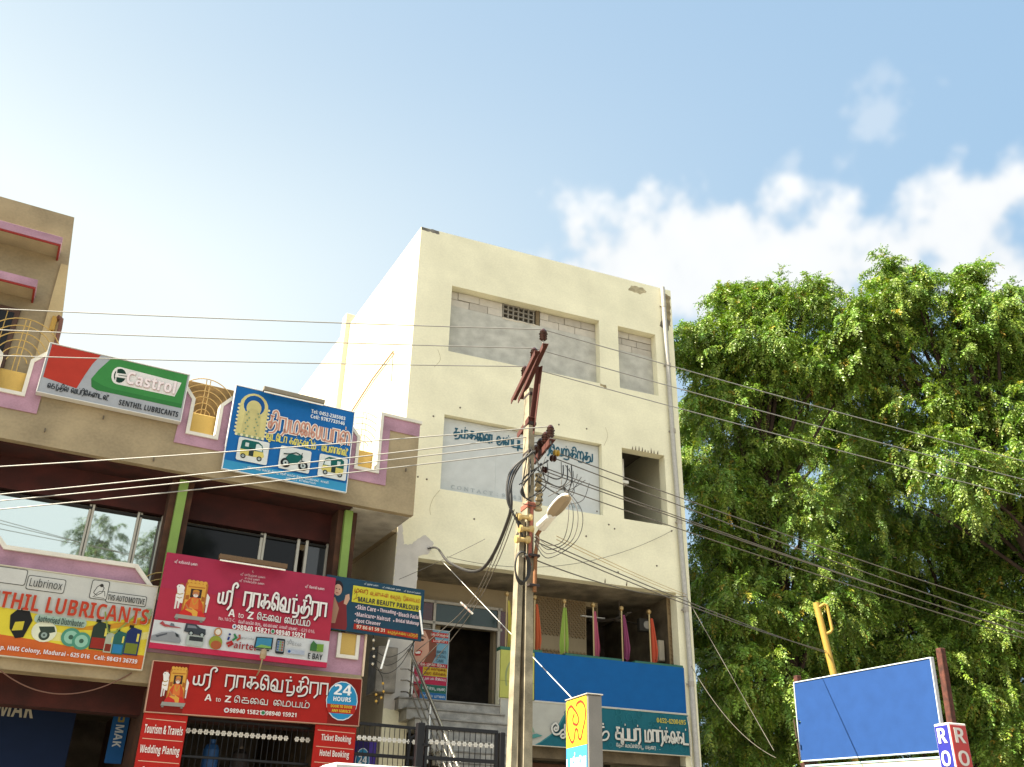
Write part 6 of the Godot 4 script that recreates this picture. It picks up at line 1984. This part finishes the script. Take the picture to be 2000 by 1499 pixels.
# ---------------------------------------------------------------- the right-hand side
func right_side() -> void:
	var turn := CREAM_TURN - PI / 2      # these faces look to the left, square to the cream front
	var rust := mat("rusty_post", "6a3a2c", 0.85, 0.0, "grime", 1.5)
	var s := board("billboard", "plain light blue billboard standing before the trees", Vector3(5.60, 3.28, -15.57), turn, 3.15, 1.26, 0.05, "264a86", "c3ccd2", 0.015, 0.7)
	s.rotation.z = -0.038
	var mb := Mb.new()
	for x in [-1.635, 1.67]:
		mb = Mb.new()
		mb.box(x - 0.05, -3.4, -0.17, x + 0.05, 1.4, -0.075, 0.008)
		obj("post", mb, rust, s)
	mb = Mb.new()
	for y in [0.12, 1.0]:
		mb.box(-1.59, y - 0.025, -0.075, 1.59, y + 0.025, -0.052)
	obj("back_rail", mb, rust, s)
	s = board("white_board", "cream white board with a pale blue edge under the blue billboard", Vector3(5.63, 1.95, -15.52), turn, 3.15, 1.23, 0.05, "d3cfb8", "a5c3cc", 0.025, 0.7)
	s.rotation.z = -0.038
	text(s, "86818 08888", 0.49, 0.92, 1.33, 1.06, "c2bea4", 0.006)
	# creeper on the far post
	var cr := thing("creeper", "small leafy creeper climbing the far post of the billboard", "plant", Vector3(5.0, 0, -17.05))
	mb = Mb.new()
	mb.tube([Vector3(0, 0, 0), Vector3(-0.02, 1.4, 0.03), Vector3(0.02, 2.9, 0.02), Vector3(-0.03, 4.0, 0.03)], 0.014, 5)
	obj("stem", mb, mat("bark", "4a3a2c", 0.95), cr)
	mb = Mb.new()
	for i in 60:
		var y := rng.randf_range(1.7, 4.1)
		var a := rng.randf() * TAU
		var p := Vector3(cos(a) * 0.07, y, sin(a) * 0.07)
		var d := Vector3(cos(a), -0.5, sin(a)).normalized() * 0.07
		var sd := Vector3(-sin(a), rng.randf_range(-0.4, 0.4), cos(a)) * 0.03
		mb.quad(p, p + d * 0.5 - sd, p + d, p + d * 0.5 + sd)
	obj("leaves", mb, mat("creeper_green", "5d7a35", 0.6), cr)
	# room box sign
	s = thing("room_sign", "tall box sign reading ROOM in white on blue and red faces beside the billboard", "sign", Vector3(3.879, 0, -8.672), CREAM_TURN)
	mb = Mb.new()
	mb.box(0.0, 0.6, -0.17, 0.2, 2.83, 0.0, 0.006)
	obj("box", mb, mat("sign_white", "d6d2cc", 0.5), s)
	mb = Mb.new()
	mb.box(0.012, 0.62, 0.001, 0.188, 2.81, 0.005)
	obj("red_face", mb, mat("sign_red", "b3271f", 0.4), s)
	mb = Mb.new()
	mb.box(-0.005, 0.62, -0.158, -0.001, 2.81, -0.012)
	obj("blue_face", mb, mat("sign_blue", "2c2f8a", 0.4), s)
	var k := 0
	for ch in ["R", "O", "O", "M"]:
		var y := 2.665 - k * 0.187
		text(s, ch, 0.045, y, 0.16, y + 0.125, "ddd6cc", 0.007)
		var o := text(s, ch, -0.05, 0.0, 0.05, 0.125, "ddd9d4", 0.0)
		var b0 := Basis(Vector3.UP, -PI / 2)
		o.transform = Transform3D(b0, Vector3(-0.0075, y, -0.085)) * o.transform
		k += 1
	# yellow post with its bent bracket
	s = thing("yellow_post", "leaning yellow steel post with a bent bracket behind the blue billboard", "post", Vector3(6.29, 0, -17.09))
	mb = Mb.new()
	mb.tube([Vector3(0.06, 0, 0), Vector3(-0.6, 6.09, -0.196)], 0.06, 12)
	obj("post", mb, mat("yellow_enamel", "b8963c", 0.6, 0.0, "fine", 2.0), s)
	mb = Mb.new()
	mb.tube([Vector3(-0.57, 6.0, -0.157), Vector3(-0.47, 6.06, -0.146), Vector3(-0.42, 6.04, -0.146), Vector3(-0.385, 5.6, -0.146), Vector3(-0.425, 5.55, -0.146), Vector3(-0.525, 5.51, -0.157)], 0.028, 8)
	obj("bracket", mb, mat("yellow_enamel", ""), s)
	# tooth sign
	s = thing("tooth_sign", "concrete slab sign with a red tooth outline on yellow before the supermarket", "sign", Vector3(0.67, 0, -9.177), turn)
	mb = Mb.new()
	mb.box(-0.225, 0, -0.15, 0.225, 3.04, 0.0, 0.01)
	obj("slab", mb, mat("slab_grey", "8d8880", 0.9, 0.0, "plaster", 1.0), s)
	mb = Mb.new()
	mb.box(-0.215, 2.615, 0.001, 0.215, 3.03, 0.006)
	obj("yellow_face", mb, mat("tooth_yellow", "d9bd2c", 0.5), s)
	mb = Mb.new()
	mb.box(-0.215, 2.1, 0.001, 0.215, 2.612, 0.006)
	obj("blue_face", mb, mat("tooth_blue", "3f8fc4", 0.5), s)
	mb = Mb.new()
	mb.col = lin("b0382a")
	var pts := []
	for q in [[0.02, 0.88], [0.05, 0.95], [0.2, 0.97], [0.33, 0.82], [0.34, 0.55], [0.25, 0.3], [0.17, 0.1], [0.09, 0.13], [0.05, 0.32], [-0.03, 0.33], [-0.08, 0.12], [-0.16, 0.06], [-0.26, 0.2], [-0.34, 0.45], [-0.33, 0.8], [-0.2, 0.93], [-0.08, 0.84], [0.04, 0.7], [0.1, 0.55], [0.04, 0.45], [-0.02, 0.46], [-0.1, 0.5], [-0.12, 0.62], [-0.06, 0.72]]:
		pts.append(Vector2(q[0] * 0.56, 2.635 + q[1] * 0.37))
	mb.ribbon(smooth(pts), 0.022, 0.008, 0.008)
	obj("tooth_outline", mb, ink(), s)
	tamil(s, "பல்லு", -0.19, 2.41, 0.19, 2.52, "dfe8ee", 0.01, 2.4)
	mb = Mb.new()
	mb.box(-0.235, 3.042, -0.16, 0.235, 3.052, 0.01, 0.003)
	obj("cap", mb, mat("slab_edge", "b3aea4", 0.9), s)

# ---------------------------------------------------------------- trees
const CLUMPS := {
	"a": [4.85,13.28,-20.41,0.71, 5.02,12.60,-20.88,0.65, 5.64,14.13,-20.43,0.67, 5.90,14.79,-20.74,0.49, 6.64,14.69,-20.56,0.55, 7.15,14.00,-19.43,0.52, 5.64,12.76,-19.84,0.89, 7.10,13.61,-20.76,1.01, 7.68,12.60,-19.56,0.67, 5.14,11.49,-20.33,0.69, 6.43,12.24,-21.24,1.00, 7.23,12.11,-20.09,0.90, 5.53,10.82,-21.23,0.71, 6.26,10.24,-20.43,0.69, 8.08,12.11,-20.06,0.65, 4.84,9.38,-20.27,0.58, 4.94,8.79,-21.04,0.52, 5.84,8.99,-21.20,0.69, 6.58,8.98,-20.40,0.67, 4.93,7.99,-21.22,0.64, 5.87,7.67,-20.87,0.73, 4.91,6.55,-20.11,0.60, 6.84,7.54,-20.71,0.67, 6.14,6.48,-20.65,0.66, 4.80,5.56,-20.53,0.60, 5.37,5.16,-19.94,0.62, 6.26,4.63,-21.07,0.66, 4.78,4.57,-20.81,0.56, 7.23,6.70,-20.51,0.66, 5.28,3.93,-21.36,0.66, 5.53,15.19,-21.03,0.19, 7.77,15.10,-20.66,0.25, 4.62,13.75,-20.72,0.26, 4.66,13.52,-21.38,0.30, 6.81,14.70,-20.20,0.22, 6.45,15.37,-21.13,0.20],
	"b": [9.38,15.10,-19.99,0.39, 8.75,13.60,-18.73,0.54, 9.33,13.63,-18.53,0.47, 8.40,13.13,-19.13,0.75, 9.56,13.22,-20.08,0.71, 8.36,12.62,-19.58,0.71, 8.92,12.09,-19.70,0.71, 10.30,13.40,-18.35,0.39, 10.71,14.11,-18.54,0.27, 10.12,12.68,-18.62,0.62, 10.80,12.90,-18.17,0.54, 11.40,13.27,-18.29,0.45, 10.77,12.25,-18.66,0.86, 11.57,12.25,-18.86,0.77, 9.71,11.05,-19.44,0.79, 10.60,11.35,-19.47,0.86, 11.16,10.63,-19.01,0.85, 8.78,10.98,-20.48,0.86, 9.25,9.99,-19.64,0.83, 9.51,9.17,-18.49,0.84, 10.75,9.26,-19.25,0.88, 8.39,9.72,-20.59,0.79, 12.13,12.46,-18.50,0.83, 11.63,10.72,-18.11,0.88, 11.40,9.25,-18.57,0.87, 9.00,14.66,-18.84,0.13, 11.12,14.70,-18.98,0.14, 10.68,14.06,-18.70,0.19, 9.60,14.10,-18.69,0.24, 8.21,13.14,-18.91,0.28, 9.61,13.73,-19.83,0.41],
	"c": [9.41,9.37,-23.68,1.04, 9.62,8.98,-21.64,0.97, 11.00,9.05,-22.56,1.02, 11.40,8.47,-21.48,1.04, 11.83,7.99,-20.65,1.01, 8.49,7.58,-22.54,0.89, 9.69,7.62,-23.09,1.06, 10.68,7.35,-22.87,1.06, 10.78,6.67,-20.98,0.99, 11.98,6.50,-21.64,1.04, 7.82,6.07,-22.26,0.73, 9.02,6.17,-23.25,0.90, 10.46,5.59,-21.78,1.01, 11.64,5.39,-22.42,1.05, 11.11,4.55,-22.91,1.05, 11.36,4.10,-21.72,1.01, 10.56,4.68,-23.21,0.81, 7.45,6.19,-22.94,0.74, 9.35,5.89,-21.73,0.91],
	"d": [5.36,13.44,-25.44,0.68, 5.04,11.41,-24.06,0.66, 5.17,8.54,-24.45,0.79, 5.24,7.19,-24.98,0.79, 5.40,5.85,-25.46,0.80, 5.17,4.47,-24.35,0.76, 6.27,6.95,-23.79,0.95, 7.73,6.56,-25.52,1.03, 8.22,5.07,-23.91,0.97, 7.23,11.57,-25.91,1.09, 8.45,13.00,-25.37,1.18, 8.79,10.27,-23.88,1.09, 6.35,5.16,-24.85,0.98, 7.28,4.56,-24.75,0.98, 8.37,4.23,-24.73,0.99, 9.27,4.67,-24.28,0.99, 9.19,12.35,-24.21,1.14],
}

func leaf_spray() -> ArrayMesh:   # one feathered neem leaf, drooping along its stalk
	var r := RandomNumberGenerator.new()
	r.seed = 19
	var mb := Mb.new()
	var n := 6
	for i in n + 1:
		var t := (i + 0.5) / (n + 0.5)
		var p := Vector3(0, t * 0.28, -0.13 * t * t)
		for sd in [-1.0, 1.0]:
			var s := r.randf_range(0.075, 0.115) * (1.0 - 0.35 * absf(t - 0.45))
			var d := Vector3(sd * r.randf_range(0.5, 1.0), r.randf_range(0.1, 0.9), r.randf_range(-0.9, 0.1)).normalized() if i < n else Vector3(sd * 0.3, 1, -0.5).normalized()
			var tip: Vector3 = p + d * s + Vector3(0, 0, -0.01)
			var m := p.lerp(tip, 0.42)
			var w := d.cross(Vector3(r.randf_range(-0.5, 0.5), r.randf_range(-0.5, 0.5), 1)).normalized() * s * 0.21
			var nn := w.cross(d).normalized()
			if nn.z < 0.0:
				nn = -nn
			mb.tris(p, m + w, tip, nn, nn, nn)
			mb.tris(p, tip, m - w, nn, nn, nn)
	return mb.mesh()

func tree(called: String, label: String, base: Vector3, clumps: Array, density: float, spray: Mesh, tint: Color, sd: int, group: String) -> void:
	var r := RandomNumberGenerator.new()
	r.seed = sd
	var t := thing(called, label, "tree", base, 0.0, group)
	var bark := mat("neem_bark", "4b3a2e", 0.95, 0.0, "grime", 1.2)
	var mid := Vector3()
	var top := 0.0
	var cl := []
	for i in range(0, clumps.size(), 4):
		cl.append([Vector3(clumps[i], clumps[i + 1], clumps[i + 2]) - base, clumps[i + 3]])
		mid += cl[-1][0]
		top = maxf(top, cl[-1][0].y)
	mid /= cl.size()
	# trunk in a slow bend, then forks
	var f1 := Vector3(mid.x * 0.25, top * 0.34, mid.z * 0.25)
	var f2 := Vector3(mid.x * 0.7, top * 0.55, mid.z * 0.7)
	var mb := Mb.new()
	mb.tube(through([Vector3.ZERO, f1 * 0.5 + Vector3(0.1, 0, 0.08), f1, f2, Vector3(mid.x, top * 0.74, mid.z)], 5), range(21).map(func(i): return 0.26 - 0.0085 * i), 10)
	obj("trunk", mb, bark, t)
	mb = Mb.new()
	for c in cl:
		var h := clampf(c[0].y * 0.72, f1.y, top * 0.72)
		var k := inverse_lerp(f1.y, top * 0.74, h)
		var s := f1.lerp(f2, clampf(k * 2, 0, 1)) if k < 0.5 else f2.lerp(Vector3(mid.x, top * 0.74, mid.z), k * 2 - 1)
		var e: Vector3 = c[0]
		var way: Vector3 = (s + e) / 2 + Vector3(r.randf_range(-0.3, 0.3), r.randf_range(0.1, 0.6), r.randf_range(-0.3, 0.3))
		var th := r.randf_range(0.05, 0.09)
		mb.tube(through([s, way, e], 4), range(9).map(func(i): return th * (1.0 - 0.1 * i)), 6)
		for q in 5:
			var d := Vector3(r.randfn(), r.randfn() + 0.3, r.randfn()).normalized()
			mb.tube([e, e + d * c[1] * 0.5 + Vector3(0, 0.1, 0), e + d * c[1] * 0.95], [0.022, 0.014, 0.006], 5)
	obj("branches", mb, bark, t)
	# crown: feathered leaves through the volume of each clump, thicker towards its skin
	var at := []
	var tone := []
	for c in cl:
		var n := int(density * (c[1] + 0.25) * (c[1] + 0.25))
		var hue := r.randf_range(-0.1, 0.14)
		var sub := []
		for q in 16:
			sub.append([Vector3(r.randfn(), r.randfn() * 0.9, r.randfn()).normalized() * c[1] * r.randf_range(0.3, 1.12), c[1] * r.randf_range(0.26, 0.5)])
		for i in n:
			var b: Array = sub[i % 16]
			var d := Vector3(r.randfn(), r.randfn() * 0.85 + 0.15, r.randfn()).normalized()
			var p: Vector3 = c[0] + b[0] + d * b[1] * pow(r.randf(), 0.4) * r.randf_range(0.8, 1.2)
			leaf(at, tone, r, p, (d * Vector3(1, 0.35, 1) + Vector3(r.randf_range(-0.5, 0.5), r.randf_range(-1.2, 0.2), r.randf_range(-0.5, 0.5))).normalized(), tint, hue)
		# shoots that leave the clump and bend over
		for q in int(6 + 22 * c[1]):
			var d := Vector3(r.randfn(), r.randfn() * 0.7 + 0.45, r.randfn()).normalized()
			var s0: Vector3 = c[0] + d * c[1] * r.randf_range(0.6, 0.95)
			var ln := r.randf_range(0.3, 0.7)
			var bend := r.randf_range(0.25, 0.8)
			var lit := hue + r.randf_range(-0.05, 0.25)
			for k in 16:
				var f := (k + r.randf()) / 16.0
				var p := s0 + d * ln * f + Vector3(0, -bend * ln * f * f, 0) + Vector3(r.randf_range(-0.05, 0.05), r.randf_range(-0.05, 0.05), r.randf_range(-0.05, 0.05))
				leaf(at, tone, r, p, (d * 0.8 + Vector3(r.randf_range(-0.8, 0.8), -0.35 - bend * f + r.randf_range(-0.5, 0.4), r.randf_range(-0.8, 0.8))).normalized(), tint, lit)
	var mm := MultiMesh.new()
	mm.transform_format = MultiMesh.TRANSFORM_3D
	mm.use_colors = true
	mm.mesh = spray
	mm.instance_count = at.size()
	for i in at.size():
		mm.set_instance_transform(i, at[i])
		mm.set_instance_color(i, tone[i])
	var o := MultiMeshInstance3D.new()
	o.name = "crown"
	o.multimesh = mm
	o.material_override = leaf_material()
	o.set_meta("kind", "stuff")
	t.add_child(o, true)

func leaf(at: Array, tone: Array, r: RandomNumberGenerator, p: Vector3, dir: Vector3, tint: Color, hue: float) -> void:
	var side := dir.cross(Vector3(r.randf_range(-0.4, 0.4), 1, r.randf_range(-0.4, 0.4))).normalized()
	var z := side.cross(dir).normalized()
	var s := r.randf_range(0.5, 1.05)
	at.append(Transform3D(Basis(side * s, dir * s, z * s), p))
	var v := r.randf_range(0.6, 1.3) + hue
	var dry := 1.0 if r.randf() > 0.03 else 1.9      # a few leaves turning
	tone.append(Color(tint.r * v * dry * r.randf_range(0.75, 1.2), tint.g * v, tint.b * v * r.randf_range(0.7, 1.4)))

func leaf_material() -> StandardMaterial3D:
	if not mats.has("neem_leaf"):
		var m := StandardMaterial3D.new()
		m.resource_name = "neem_leaf"
		m.vertex_color_use_as_albedo = true
		m.roughness = 0.45
		m.backlight_enabled = true
		m.backlight = Color(0.60, 0.66, 0.10)
		mats["neem_leaf"] = m
	return mats["neem_leaf"]

func trees() -> void:
	var spray := leaf_spray()
	tree("neem_tree", "bright green neem tree with weeping sprays beside the rain pipe", Vector3(6.4, 0, -21.4), CLUMPS.a, 900.0, spray, Color(0.174, 0.262, 0.037), 31, "neem trees on the right")
	tree("neem_tree", "tallest neem tree with thin top sprigs at the right edge", Vector3(13.4, 0, -20.6), CLUMPS.b, 800.0, spray, Color(0.174, 0.262, 0.037), 32, "neem trees on the right")
	tree("neem_tree", "low dark neem crown behind the billboard and the room sign", Vector3(9.4, 0, -24.5), CLUMPS.c, 1250.0, spray, Color(0.174, 0.262, 0.037), 33, "neem trees on the right")
	tree("neem_tree", "shaded dark tree seen between the cream building and the bright neem", Vector3(7.0, 0, -25.2), CLUMPS.d, 1500.0, spray, Color(0.174, 0.262, 0.037), 34, "neem trees on the right")
	# a tree across the road, which the mirrored panes show
	var far := []
	var r := RandomNumberGenerator.new()
	r.seed = 77
	for i in 22:
		far.append_array([10.0 + r.randf_range(-3.0, 3.4), r.randf_range(6.0, 14.6), 9.0 + r.randf_range(-3.0, 3.0), r.randf_range(0.8, 1.2)])
	tree("street_tree", "leafy tree across the road mirrored in the shop windows", Vector3(10.5, 0, 9.0), far, 260.0, spray, Color(0.08, 0.13, 0.03), 35, "")
